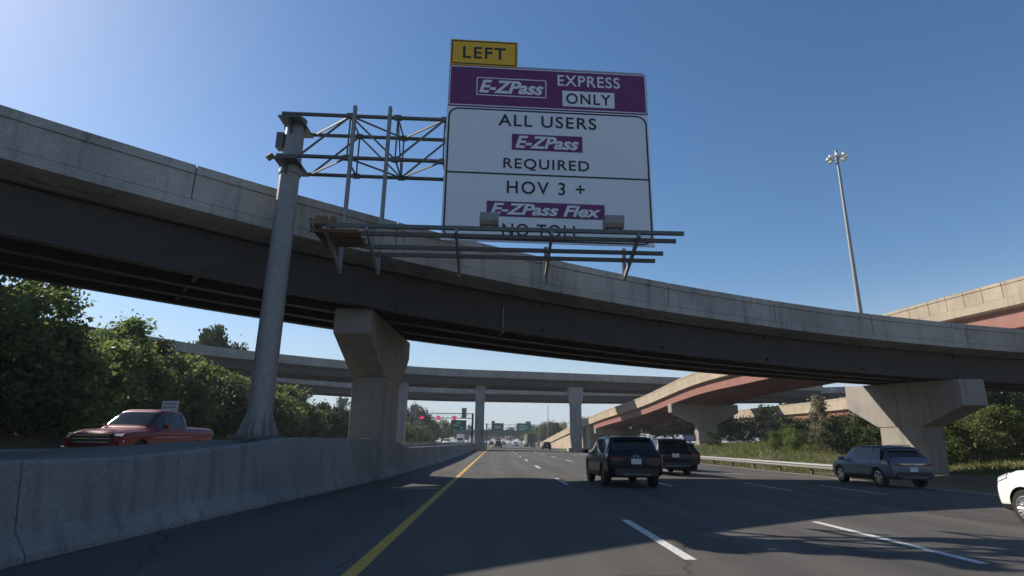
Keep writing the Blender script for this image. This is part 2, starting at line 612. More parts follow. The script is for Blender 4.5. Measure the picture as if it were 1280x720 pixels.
ring2 = lambda y: [(-9.1, y, 0), (-9.1, y, .44), (bar_x(y) - .45, y, .44), (bar_x(y) - .45, y, 0)]
b.sweep([ring2(y) for y in yy if y >= 34])
struct(b.build('median_pavement', M['asphalt_old']))

# ------------------------------------------------------------------ the big curved flyover
CX, CY, CR = 40.11, -55.76, 85.19


def fz(deg):
    return float(np.interp(deg, [60, 80, 98.3, 106.4, 113.6, 117.2, 120.2, 123.1, 126.3, 135, 150, 170],
                           [6.7, 6.98, 7.43, 7.68, 7.93, 8.08, 8.23, 8.41, 8.64, 9.3, 10.2, 11.1]))


def fpt(deg, u, dz):
    t = R(deg)
    return (CX + (CR + u) * math.cos(t), CY + (CR + u) * math.sin(t), fz(deg) + dz + .062 * u)


def fsweep(b, prof, d0, d1, n, mi=0):
    b.sweep([[fpt(d0 + (d1 - d0) * k / n, u, dz) for u, dz in prof] for k in range(n + 1)], mi=mi)


fly = thing('flyover_bridge', 'long curved flyover with stained grey concrete parapet crossing overhead from the left to the right', 'bridge', fpt(118, 5, -3))
inv = Matrix.Translation(fly.location).inverted()


def under(o, root):
    o.parent = root
    o.matrix_parent_inverse = Matrix.Translation(root.location).inverted()
    return o


DW = 8.8
D0, D1 = 168.0, 62.0
seg = 3.95
nseg = int((D0 - D1) / seg)
for u0, sgn, nm in ((0, 1, 'near'), (DW, -1, 'far')):
    b = MB()
    prof = [(u0, -0.97), (u0, -.26), (u0 - .05 * sgn, -.24), (u0 - .05 * sgn, 0), (u0 + .3 * sgn, 0), (u0 + .3 * sgn, -.3), (u0 + .46 * sgn, -0.97)]
    for i in range(nseg):
        a0 = D0 - i * seg
        fsweep(b, prof, a0 - .014, a0 - seg + .014, 5)
    fsweep(b, [(u0 + .1 * sgn, -.95), (u0 + .06 * sgn, -.012), (u0 + .25 * sgn, -.012), (u0 + .22 * sgn, -.95)], D0, D1, 120)
    under(b.build('parapet', M['conc']), fly)
b = MB()
fsweep(b, [(0.0, -0.98), (0.0, -1.24), (.9, -1.37), (1.0, -1.42), (DW - 1.0, -1.42), (DW - .9, -1.37), (DW, -1.24), (DW, -0.98)], D0, D1, 130)
under(b.build('deck_slab', M['conc']), fly)
for u in (1.15, 3.3, 5.5, 7.65):
    b = MB()
    fl, wb, t0, t1 = .24, .03, -1.43, -2.78
    fsweep(b, [(u - fl, t0), (u + fl, t0), (u + fl, t0 - .05), (u + wb, t0 - .05), (u + wb, t1 + .06), (u + fl, t1 + .06), (u + fl, t1), (u - fl, t1), (u - fl, t1 + .06), (u - wb, t1 + .06), (u - wb, t0 - .05), (u - fl, t0 - .05)], D0, D1, 120)
    under(b.build('girder', M['steel_dark']), fly)
# cross frames between girders and stiffeners
for i in range(27):
    a = D0 - 1 - i * 3.9
    b = MB()
    for z in (-1.6, -2.58):
        b.beam(fpt(a, 1.0, z), fpt(a, 7.8, z), .1, .12)
    for u0, u1 in ((1.19, 3.26), (3.34, 5.46), (5.54, 7.61)):
        b.beam(fpt(a, u0, -2.55), fpt(a, (u0 + u1) / 2, -1.62), .08, .08)
        b.beam(fpt(a, u1, -2.55), fpt(a, (u0 + u1) / 2, -1.62), .08, .08)
    under(b.build('cross_frame', M['steel_dark']), fly)
b = MB()
b.tube(fpt(117.5, 1.0, -1.9), fpt(117.5, 1.0, -2.9), .028)
b.tube(fpt(117.5, 1.0, -2.9), fpt(117.5, 1.3, -2.98), .028)
under(b.build('drain_pipe', M['galv']), fly)


def hammer_pier(label, x0, x1, poly, colpoly, group, mt='conc_pier', axis='x'):
    c = [p for p in colpoly]
    mid = (sum(p[0] for p in c) / len(c), min(p[1] for p in c))
    loc = ((x0 + x1) / 2, mid[0], mid[1]) if axis == 'x' else (mid[0], (x0 + x1) / 2, mid[1])
    t = thing('bridge_pier', label, 'bridge pier', loc, 0, group)
    b = MB(); b.prism(poly, axis, x0, x1)
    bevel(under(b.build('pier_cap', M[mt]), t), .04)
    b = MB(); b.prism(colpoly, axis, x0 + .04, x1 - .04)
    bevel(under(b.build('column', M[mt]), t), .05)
    return t


def bearings(t, pts, z0, z1, sz=.5):
    for x, y in pts:
        b = MB(); b.box((x, y, (z0 + z1) / 2), (sz, sz, z1 - z0))
        under(b.build('bearing', M['galv_dark']), t)


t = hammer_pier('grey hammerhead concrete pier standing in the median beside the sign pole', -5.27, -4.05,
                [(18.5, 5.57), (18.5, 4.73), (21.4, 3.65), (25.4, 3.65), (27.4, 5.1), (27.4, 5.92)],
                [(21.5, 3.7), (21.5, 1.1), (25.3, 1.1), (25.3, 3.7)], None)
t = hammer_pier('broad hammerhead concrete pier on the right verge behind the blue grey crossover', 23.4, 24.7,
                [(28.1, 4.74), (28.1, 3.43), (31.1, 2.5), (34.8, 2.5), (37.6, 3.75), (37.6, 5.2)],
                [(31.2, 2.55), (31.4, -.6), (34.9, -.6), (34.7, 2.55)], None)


# ------------------------------------------------------------------ other flyovers (paths of edge points)
def smooth_path(pts, n=60):
    """Catmull-Rom through pts (x,y,z), n samples per span"""
    P = [Vector(p) for p in pts]
    P = [P[0] * 2 - P[1]] + P + [P[-1] * 2 - P[-2]]
    out = []
    for i in range(1, len(P) - 2):
        for k in range(n):
            t = k / n
            a, b_, c, d = P[i - 1], P[i], P[i + 1], P[i + 2]
            out.append(.5 * ((2 * b_) + (c - a) * t + (2 * a - 5 * b_ + 4 * c - d) * t * t + (3 * b_ - a - 3 * c + d) * t ** 3))
    out.append(P[-2])
    return out


def path_rings(path, prof, side):
    """profile (u,dz), u grows to the given side of travel (+1 = left of travel)"""
    R_ = []
    for i, p in enumerate(path):
        a, c = path[max(0, i - 1)], path[min(len(path) - 1, i + 1)]
        d = (c - a); d.z = 0; d.normalize()
        n = Vector((-d.y, d.x, 0)) * side
        R_.append([p + n * u + Vector((0, 0, dz)) for u, dz in prof])
    return R_


def viaduct(label, pts, side, width, steel, conc, T=1.35, gd=1.5, ng=3, n=14, steel_from=0.0, name='flyover_bridge', inset=.9):
    path = smooth_path(pts, n)
    mid = path[len(path) // 2]
    t = thing(name, label, 'bridge', (mid.x, mid.y, mid.z - T - gd))
    for u0, s in ((0, 1), (width, -1)):
        b = MB()
        stp = 2
        for i in range(0, len(path) - stp, stp):
            rr = path_rings(path, [(u0, -1.05), (u0, -.2), (u0 - .04 * s, -.2), (u0 - .04 * s, 0), (u0 + .3 * s, 0), (u0 + .45 * s, -1.05)], side)[i:i + stp + 1]
            d = (rr[-1][0] - rr[0][0]).normalized() * .02
            rr[0] = [p + d for p in rr[0]]; rr[-1] = [p - d for p in rr[-1]]
            b.sweep(rr)
        under(b.build('parapet', conc), t)
    b = MB()
    b.sweep(path_rings(path, [(0, -1.06), (0, -T), (inset - .1, -T - .16), (width - inset + .1, -T - .16), (width, -T), (width, -1.06)], side))
    under(b.build('deck_slab', conc), t)
    for k in range(ng):
        u = inset + (width - 2 * inset) * k / (ng - 1)
        f_, wb, z0, z1 = .25, .04, -T - .17, -T - .17 - gd
        b = MB()
        i0 = int(steel_from * (len(path) - 1))
        b.sweep(path_rings(path, [(u - f_, z0), (u + f_, z0), (u + f_, z0 - .06), (u + wb, z0 - .06), (u + wb, z1 + .06), (u + f_, z1 + .06), (u + f_, z1), (u - f_, z1), (u - f_, z1 + .06), (u - wb, z1 + .06), (u - wb, z0 - .06), (u - f_, z0 - .06)], side)[i0:])
        under(b.build('girder', steel), t)
    return t, path


viaduct('grey flyover second in depth crossing high behind the median pier', [(-75, 20, 14.4), (-58, 52, 14.2), (-45, 74, 14), (-37.2, 85, 14), (-13.6, 101, 14), (12.4, 106.5, 14), (36.5, 111, 14), (70, 120, 14)], 1, 10, M['steel_dark'], M['conc_far'], T=1.3, gd=1.2)
viaduct('farthest grey flyover seen just under the one in front of it', [(-75, 85, 14), (-42, 122, 14), (-18.5, 139, 14), (4.6, 141.5, 14), (32, 140.5, 14), (60, 132, 14), (85, 118, 14)], 1, 10, M['steel_dark'], M['conc_far'], T=1.3, gd=1.2)


def tall_pier(label, x, y, w_, d_, zt, zb, capw, mt='conc_far'):
    t = thing('bridge_pier', label, 'bridge pier', (x, y, zb))
    b = MB()
    b.prism([(x - w_ / 2, zb), (x + w_ / 2, zb), (x + w_ / 2, zt - 3.4), (x + capw / 2, zt - 1.6), (x + capw / 2, zt), (x - capw / 2, zt), (x - capw / 2, zt - 1.6), (x - w_ / 2, zt - 3.4)], 'y', y - d_ / 2, y + d_ / 2)
    bevel(under(b.build('column', M[mt]), t), .08)
    b = MB(); b.box((x, y, zb + .35), (w_ + 1.1, d_ + 1.1, .7))
    bevel(under(b.build('footing', M['conc_warm']), t), .05)
    return t


tall_pier('tall flared concrete column right of the lanes under the second flyover', 15.35, 107.5, 1.95, 2.0, 11.35, -.2, 2.75)
tall_pier('plain concrete column in the middle of the median under the second flyover', -2.35, 106.5, 1.65, 1.7, 11.35, 0, 1.75)
tall_pier('slim concrete column with a sunlit left side behind the median pier', -16.1, 103.0, 1.7, 2.4, 11.35, 0, 1.8)

# red ramp on the right
tA, pathA = viaduct('long tan and red girder ramp climbing along the right roadside',
                    [(19.0, 235, 1.05), (19.4, 190, 3.45), (22.7, 133.4, 7.4), (25.9, 101.6, 9.25), (27.4, 78.7, 10.85), (29.1, 63.5, 11.3), (31.2, 43.2, 11.65), (32.8, 32.8, 11.75), (34.3, 20.3, 11.7), (35.8, 5, 11.45), (38.1, -15, 11.1)],
                    1, 10.0, M['steel_red'], M['conc_warm'], T=1.62, gd=1.2, ng=4, n=14, steel_from=.2, name='ramp_bridge', inset=.5)
b = MB()
pA = [p for p in pathA if p.y > 134]
for i in range(len(pA) - 1):
    p, q = pA[i], pA[i + 1]
    if q.y < 148 and i % 2:
        continue
    zz = lambda v: max(v.z - 1.88, .1)
    b.add([(p.x + .35, p.y, -.6), (q.x + .35, q.y, -.6), (q.x + .35, q.y, zz(q)), (p.x + .35, p.y, zz(p)),
           (p.x + 9.6, p.y, -.6), (q.x + 9.6, q.y, -.6), (q.x + 9.6, q.y, zz(q)), (p.x + 9.6, p.y, zz(p))],
          [(0, 1, 2, 3), (4, 7, 6, 5), (3, 2, 6, 7), (1, 5, 6, 2), (0, 3, 7, 4), (0, 4, 5, 1)])
under(b.build('retaining_wall', M['conc_warm']), tA)
hammer_pier('hammerhead concrete pier carrying the red girder ramp beyond the two black crossovers', 87, 88.8,
            [(27.0, 7.3), (27.0, 6.05), (30.7, 4.45), (34.0, 4.45), (37.2, 6.05), (37.2, 7.3)],
            [(30.9, 4.5), (30.9, -.8), (33.8, -.8), (33.8, 4.5)], None, 'conc_pier', 'y')
hammer_pier('low concrete pier with a bright bearing end near the foot of the red ramp', 130, 132,
            [(23.0, 4.55), (23.0, 3.5), (25.5, 2.7), (30.5, 2.7), (33.0, 3.5), (33.0, 4.55)],
            [(25.8, 2.75), (25.8, -.8), (30.2, -.8), (30.2, 2.75)], None, 'conc_pier', 'y')
hammer_pier('concrete pier of the red ramp near the right edge close to the camera', 13, 15,
            [(35.4, 8.7), (35.4, 7.4), (38.4, 6.0), (41.6, 6.0), (44.6, 7.4), (44.6, 8.7)],
            [(38.7, 6.05), (38.7, -.8), (41.3, -.8), (41.3, 6.05)], None, 'conc_pier', 'y')
viaduct('low tan and red bridge half hidden by shrubs beyond the ramp pier', [(55.3, 80, 8.9), (55.2, 100, 8.8), (55.3, 130, 9.0), (55.3, 170, 8.9), (55.2, 215, 8.6)], -1, 10, M['steel_red'], M['conc_warm'], T=1.8, gd=1.9, ng=3, n=10, name='ramp_bridge', inset=.5)
hammer_pier('short concrete pier in the shade under the low tan and red bridge', 126, 128,
            [(56.0, 5.1), (56.0, 4.0), (58.5, 3.0), (62.5, 3.0), (64.8, 4.0), (64.8, 5.1)],
            [(58.8, 3.05), (58.8, -.2), (62.2, -.2), (62.2, 3.05)], None, 'conc_pier', 'y')

# ------------------------------------------------------------------ sign gantry over the lanes
YAW = R(1.8)
gt = thing('sign_gantry', 'grey steel cantilever sign gantry with round pole standing on the median', 'sign gantry', (-6.52, 16.55, 1.3))
PX, PY = -6.52, 16.55
b = MB()
b.tube((PX, PY, 1.36), (PX, PY, 11.25), .345, .285, 28)
b.tube((PX, PY, 11.25), (PX, PY, 11.3), .33, .33, 28)
b.tube((PX, PY, 9.35), (PX, PY, 9.5), .33, .33, 28)
under(b.build('pole', M['galv'], smooth=40), gt)
b = MB(); b.box((PX, PY, 1.41), (1.15, 1.15, .09))
bp = under(b.build('base_plate', M['galv_dark']), gt)
b = MB()
for k in range(8):
    a = 2 * math.pi * k / 8
    rot = Matrix.Rotation(a, 3, 'Z')
    pts = [(.33, 1.45), (.56, 1.45), (.56, 1.52), (.35, 2.05), (.33, 2.05)]
    for s in (-.02, .02):
        pass
    V = [rot @ Vector((r, s, 0)) + Vector((PX, PY, z)) for s in (-.015, .015) for r, z in pts]
    n = len(pts)
    b.add(V, [tuple(range(n)), tuple(range(2 * n - 1, n - 1, -1))] + [(i, n + i, n + (i + 1) % n, (i + 1) % n) for i in range(n)])
    p = rot @ Vector((.47, .12, 0))
    b.tube((PX + p.x, PY + p.y, 1.45), (PX + p.x, PY + p.y, 1.56), .028, n=8)
o = b.build('gusset', M['galv']); o.parent = bp
# saddle collars holding the truss
b = MB()
for z in (11.05, 9.65):
    b.box((PX + .02, PY, z), (.70, 1.30, .06))
    for s in (-1, 1):
        b.prism([(PY + s * .28, z - .03), (PY + s * .64, z - .03), (PY + s * .28, z - .42)], 'x', PX - .03, PX + .03)
        b.prism([(PX + s * .26, z - .03), (PX + s * .36, z - .03), (PX + s * .26, z - .36)], 'y', PY - .03, PY + .03)
b.box((PX - .36, PY - .1, 10.45), (.22, .30, .52))
b.tube((PX - .5, PY - .25, 9.9), (PX - .62, PY - .3, 9.75), .1, n=8)
under(b.build('collar', M['galv_dark']), gt)
# box truss
ch = MB(); dg = MB()
x0, x1 = -6.75, 4.35
YF, YB = 15.95, 17.2
zt = lambda x: 11.16 - .012 * (x + 6.7)
zb = lambda x: 9.72 - .012 * (x + 6.7)
c4 = [(YF, zt), (YB, zt), (YF, zb), (YB, zb)]
for yv, zf in c4:
    ch.tube((x0, yv, zf(x0)), (x1, yv, zf(x1)), .062, n=10)
nx_ = [-6.1 + 1.47 * k for k in range(8)]
for k in range(7):
    xa, xb = nx_[k], nx_[k + 1]
    e = k % 2
    for yv in (YF, YB):
        dg.beam((xa, yv, (zt if e else zb)(xa)), (xb, yv, (zb if e else zt)(xb)), .05, .05)
        dg.beam((xb, yv, zt(xb)), (xb, yv, zb(xb)), .045, .045)
    for zf in (zt, zb):
        dg.beam((xa, YF if e else YB, zf(xa)), (xb, YB if e else YF, zf(xb)), .045, .045)
        dg.beam((xb, YF, zf(xb)), (xb, YB, zf(xb)), .045, .045)
    if e:
        dg.beam((xb, YF, zt(xb)), (xb, YB, zb(xb)), .04, .04)
    for yv, zf in c4:
        dg.box((xb, yv, zf(xb)), (.22, .14, .14))
under(ch.build('truss_chord', M['galv_dark'], smooth=40), gt)
under(dg.build('truss_brace', M['galv_dark']), gt)
# hangers, brackets, catwalk rails
arms = [-4.45, -3.37, -1.05, 1.45, 3.75]
for i, x in enumerate(arms):
    b = MB()
    yh = 15.78
    z1 = 11.35 if i < 2 else 6.9
    yh = 15.78 if i < 2 else 15.84
    b.box((x, yh, (z1 + 5.95) / 2), (.10, .02, z1 - 5.95))
    b.box((x, yh - .055, (z1 + 5.95) / 2), (.02, .09, z1 - 5.95))
    b.box((x, yh - .10, (z1 + 5.95) / 2), (.10, .02, z1 - 5.95))
    under(b.build('hanger', M['galv']), gt)
    b = MB()
    b.beam((x, yh - .02, 6.02), (x, 13.95, 6.66), .07, .13)
    b.beam((x, yh - .02, 6.02), (x, yh - .05, 6.55), .07, .07)
    under(b.build('bracket', M['galv']), gt)
b = MB()
for yv, zo, xa, xb in ((14.02, .02, -4.65, 4.95), (14.24, -.04, -3.6, 4.8), (14.84, .02, -3.7, 4.62), (15.06, -.05, -3.5, 4.45)):
    zz = 6.66 + (6.02 - 6.66) * (yv - 13.95) / (15.76 - 13.95) + .12 + zo
    sl = -.006
    b.beam((xa, yv, zz - sl * xa), (xb, yv, zz + sl * xb), .09, .10)
    b.beam((xa, yv + .05, zz + .06 - sl * xa), (xb, yv + .05, zz + .06 + sl * xb), .02, .03)
under(b.build('catwalk_rail', M['galv_dark']), gt)
b = MB()
for k in range(18):
    b.box((-4.66 + .06 * k, 14.62, 6.62), (.045, 1.25, .04))
for yv in (14.05, 14.6, 15.2):
    b.box((-4.12, yv, 6.585), (1.2, .05, .05))
b.box((-4.72, 14.62, 6.66), (.04, 1.3, .22))
b.box((-4.55, 14.0, 6.84), (.3, .2, .22)); b.box((-4.28, 14.1, 6.84), (.14, .16, .3))
under(b.build('grating', M['rust']), gt)
b = MB()
rnd = random.Random(3)
p = Vector((-4.85, 14.1, 6.8))
for k in range(26):
    q = Vector((-4.72 + rnd.uniform(-.22, .2), 14.1 + rnd.uniform(-.2, .3), 6.72 + rnd.uniform(-.16, .22)))
    b.tube(p, q, .014, n=5); p = q
under(b.build('loose_cable', M['trim']), gt)
for x in (-.2, 3.12):
    b = MB()
    b.prism([(14.0, 6.86), (14.34, 6.86), (14.42, 7.12), (14.36, 7.2), (13.94, 7.2), (13.92, 6.98)], 'x', x - .25, x + .25)
    b.box((x, 14.15, 6.84), (.3, .2, .05))
    fl = bevel(under(b.build('floodlight', M['galv']), gt), .02)
    b = MB(); b.box((x, 14.40, 7.0), (.4, .012, .17), Matrix.Rotation(R(17), 3, 'X'))
    o = b.build('lens', M['lampglass']); o.parent = fl

# ------------------------------------------------------------------ the big sign
sg = thing('highway_sign', 'large purple and white toll lane sign with a yellow LEFT tab, hung on the gantry', 'road sign', (-1.68, 15.6, 6.95), YAW)
SZ = 6.95
SC = .985


def sgbox(name, u0, v0, u1, v1, mt, y, th, parent, bv=0):
    b = MB()
    b.box(((u0 + u1) / 2 * SC, y, (v0 + v1) / 2 - SZ), ((u1 - u0) * SC, th, v1 - v0))
    o = b.build(name, mt, parent)
    if bv:
        bevel(o, bv)
    return o


def frame(name, u0, v0, u1, v1, wd, rad, mt, y, parent, th=.006):
    """rounded rectangular outline"""
    def loop(i):
        pts = []
        r = max(rad - i, .001)
        for cx, cy, a0 in ((u1 * SC - rad, v1 - rad, 0), (u0 * SC + rad, v1 - rad, 90), (u0 * SC + rad, v0 + rad, 180), (u1 * SC - rad, v0 + rad, 270)):
            for k in range(9):
                a = R(a0 + k * 11.25)
                pts.append((cx + r * math.cos(a), cy + r * math.sin(a) - SZ))
        return pts
    A, B = loop(0), loop(wd)
    n = len(A)
    b = MB()
    b.add([(x, y, z) for x, z in A] + [(x, y, z) for x, z in B] + [(x, y + th, z) for x, z in A] + [(x, y + th, z) for x, z in B],
          [(i, (i + 1) % n, n + (i + 1) % n, n + i) for i in range(n)] + [(i, 2 * n + i, 2 * n + (i + 1) % n, (i + 1) % n) for i in range(n)] + [(n + i, n + (i + 1) % n, 3 * n + (i + 1) % n, 3 * n + i) for i in range(n)])
    return b.build(name, mt, parent)


def text(s, u, v, wd, h, mt, y, parent, name='legend', shear=0.0, bold=0.0, space=1.0):
    cu = bpy.data.curves.new(name, 'FONT')
    cu.body = s
    cu.size = 1.0
    cu.shear = shear
    cu.offset = bold
    cu.space_character = space
    cu.extrude = .004
    cu.align_x = 'CENTER'
    tmp = bpy.data.objects.new(name, cu)
    COL.objects.link(tmp)
    dg_ = bpy.context.evaluated_depsgraph_get()
    me = bpy.data.meshes.new_from_object(tmp.evaluated_get(dg_))
    bpy.data.objects.remove(tmp)
    bpy.data.curves.remove(cu)
    n = len(me.vertices)
    c = np.zeros(n * 3); me.vertices.foreach_get('co', c); c = c.reshape(-1, 3)
    lo, hi = c.min(0), c.max(0)
    X = (c[:, 0] - (lo[0] + hi[0]) / 2) * wd / (hi[0] - lo[0]) + u * SC
    Z = (c[:, 1] - (lo[1] + hi[1]) / 2) * h / (hi[1] - lo[1]) + v - SZ
    Y = y - c[:, 2]
    me.vertices.foreach_set('co', np.stack([X, Y, Z], 1).ravel())
    me.materials.clear(); me.materials.append(mt)
    me.update(); me.name = name
    return link(name, me, parent)


back = MB()
for k in range(11):
    back.box((.32 + .57 * k, .10, 3.0), (.05, .06, 5.8))
back.box((3.2, .045, 3.03), (6.2, .03, 5.9))
for v in (4.25, 2.75):
    back.box((3.2, .16, v), (6.2, .06, .08))
back.build('panel_frame', M['alum'], sg)
tab = sgbox('left_tab', .09, 12.86, 2.27, 13.8, M['yellow'], 0, .05, sg)
frame('tab_border', .13, 12.9, 2.23, 13.76, .035, .06, M['black'], -.032, tab)
text('LEFT', 1.19, 13.33, 1.36, .42, M['black'], -.034, tab, bold=.012, space=1.15)
hd = sgbox('purple_header', .09, 11.40, 6.47, 12.84, M['purple'], 0, .05, sg)
frame('header_border', .11, 11.42, 6.45, 12.82, .03, .05, M['signwhite'], -.030, hd)
text('EXPRESS', 4.58, 12.47, 2.0, .40, M['signwhite'], -.034, hd, bold=.012, space=1.12)
ob = sgbox('only_plate', 3.72, 11.55, 5.40, 12.1, M['signwhite'], -.03, .012, hd)
text('ONLY', 4.56, 11.825, 1.42, .38, M['black'], -.042, ob, bold=.012, space=1.15)
lf = frame('logo_border', .97, 11.80, 3.2, 12.44, .035, .03, M['signwhite'], -.032, hd)
text('E-ZPass', 2.08, 12.12, 2.02, .46, M['signwhite'], -.034, lf, shear=.28, bold=.028)
wp = sgbox('white_panel', .07, 6.98, 6.46, 11.37, M['signwhite'], 0, .05, sg)
frame('panel_border', .12, 7.02, 6.42, 11.33, .05, .32, M['black'], -.032, wp)
text('ALL USERS', 3.24, 10.96, 3.05, .40, M['black'], -.034, wp, bold=.010, space=1.15)
l2 = sgbox('logo_plate', 2.12, 9.96, 4.33, 10.50, M['purple'], -.03, .012, wp)
text('E-ZPass', 3.22, 10.23, 1.96, .42, M['signwhite'], -.042, l2, shear=.28, bold=.028)
text('REQUIRED', 3.2, 9.475, 2.62, .40, M['black'], -.034, wp, bold=.010, space=1.15)
b = MB(); b.box((3.27 * SC, -.033, 9.14 - SZ), (6.2 * SC, .006, .05)); b.build('divider_line', M['black'], wp)
text('HOV 3 +', 3.18, 8.72, 2.35, .41, M['black'], -.034, wp, bold=.010, space=1.2)
l3 = sgbox('logo_plate', 1.39, 7.77, 4.97, 8.25, M['purple'], -.03, .012, wp)
text('E-ZPass Flex', 3.18, 8.01, 3.3, .36, M['signwhite'], -.042, l3, shear=.28, bold=.028)
text('NO TOLL', 3.04, 7.36, 2.3, .40, M['black'], -.034, wp, bold=.010, space=1.15)

# the gantry is a little smaller and nearer than drawn above
gt.location = (-5.868, 14.895, 1.306)
gt.scale = (.9, .9, .9)
sg.location = (-1.512, 14.04, 6.391)
sg.scale = (.9, .9, .9)

# ------------------------------------------------------------------ high mast lamp
hm = thing('high_mast_lamp', 'very tall slim light pole with a ring of lamps beyond the flyover', 'street lamp', (44.3, 66, .5))
b = MB(); b.tube((0, 0, 0), (0, 0, 34.6), .34, .13, 16)
b.build('pole', M['galv'], hm, smooth=40)
b = MB()
b.lathe([(.72, 33.95), (.78, 33.95), (.78, 34.05), (.72, 34.05), (.72, 33.95)], 20)
b.tube((0, 0, 33.7), (0, 0, 34.9), .22, .16, 12)
for k in range(8):
    a = k * math.pi / 4
    b.tube((0, 0, 34.0), (.75 * math.cos(a), .75 * math.sin(a), 34.0), .03, n=6)
b.build('lamp_ring', M['galv'], hm)
for k in range(8):
    a = k * math.pi / 4 + .2
    b = MB()
    b.lathe([(.001, .38), (.12, .36), (.16, .2), (.28, .0), (.26, -.02), (.001, .03)], 14)
    o = b.build('lamp_head', M['lampglass'], hm, smooth=40)
    o.location = (.98 * math.cos(a), .98 * math.sin(a), 33.78)

hm.scale = (1.1, 1.1, 1.1)

# ------------------------------------------------------------------ guardrail and roadside bits
gr = thing('guardrail', 'pale steel guardrail on short posts along the right verge', 'guardrail', (18.6, 48, -.3))
b = MB()
prof = [(0, .30), (-.06, .34), (-.08, .40), (-.02, .445), (-.02, .475), (-.08, .52), (-.06, .58), (0, .62), (.03, .62), (-.03, .58), (-.045, .53), (.01, .475), (.01, .445), (-.045, .39), (-.03, .35), (.03, .30)]
rings = []
for y in np.linspace(29.5, 96, 24):
    xx = 18.55 + .0 * y + (.9 * sm((y - 70) / 30))
    rings.append([(xx + a, y, c - .20) for a, c in prof])
b.sweep(rings)
under(b.build('rail', M['galv'], smooth=50), gr)
for y in np.arange(30.5, 96, 3.8):
    b = MB(); xx = 18.72 + .9 * sm((y - 70) / 30)
    b.box((xx, y, .02), (.12, .15, .86)); b.box((xx - .1, y, .27), (.1, .14, .3))
    under(b.build('post', M['bark']), gr)

sp = thing('road_sign', 'small blue rectangular sign on a post beside the right shoulder', 'road sign', (12.85, 37.2, -.1))
b = MB(); b.box((.0, 0, 1.94), (.86, .02, .46)); pan = b.build('sign_panel', M['bluesign'], sp)
b = MB(); b.box((0, .03, 1.0), (.06, .05, 2.2)); b.build('post', M['galv'], sp)
b = MB()
for z in (2.02, 1.88):
    b.box((0, -.014, z), (.62, .006, .05))
b.build('legend', M['signwhite'], pan)
sp.location = (13.9, 41, -.12)

ws = thing('road_sign', 'white rectangular sign on a post behind the red pickup', 'road sign', (-20.05, 36.8, .4))
b = MB(); b.box((0, 0, 2.70), (1.0, .03, .92)); pan = b.build('sign_panel', M['signwhite'], ws)
b = MB(); b.box((0, .04, 1.3), (.08, .06, 2.7)); b.build('post', M['galv'], ws)
b = MB()
for z, wd in ((2.98, .7), (2.78, .8), (2.58, .76), (2.40, .5)):
    b.box((0, -.02, z), (wd, .006, .07))
b.build('legend', M['alum'], pan)

fp = thing('light_pole', 'thin distant pole rising behind the trees on the left', 'pole', (-95.5, 130, 0))
b = MB(); b.tube((0, 0, 0), (0, 0, 38), .16, .07, 8); b.build('mast', M['galv_dark'], fp)
b = MB(); b.lathe([(.01, 37.6), (.5, 37.7), (.5, 38), (.01, 38.2)], 10); b.build('lamp_ring', M['galv'], fp)

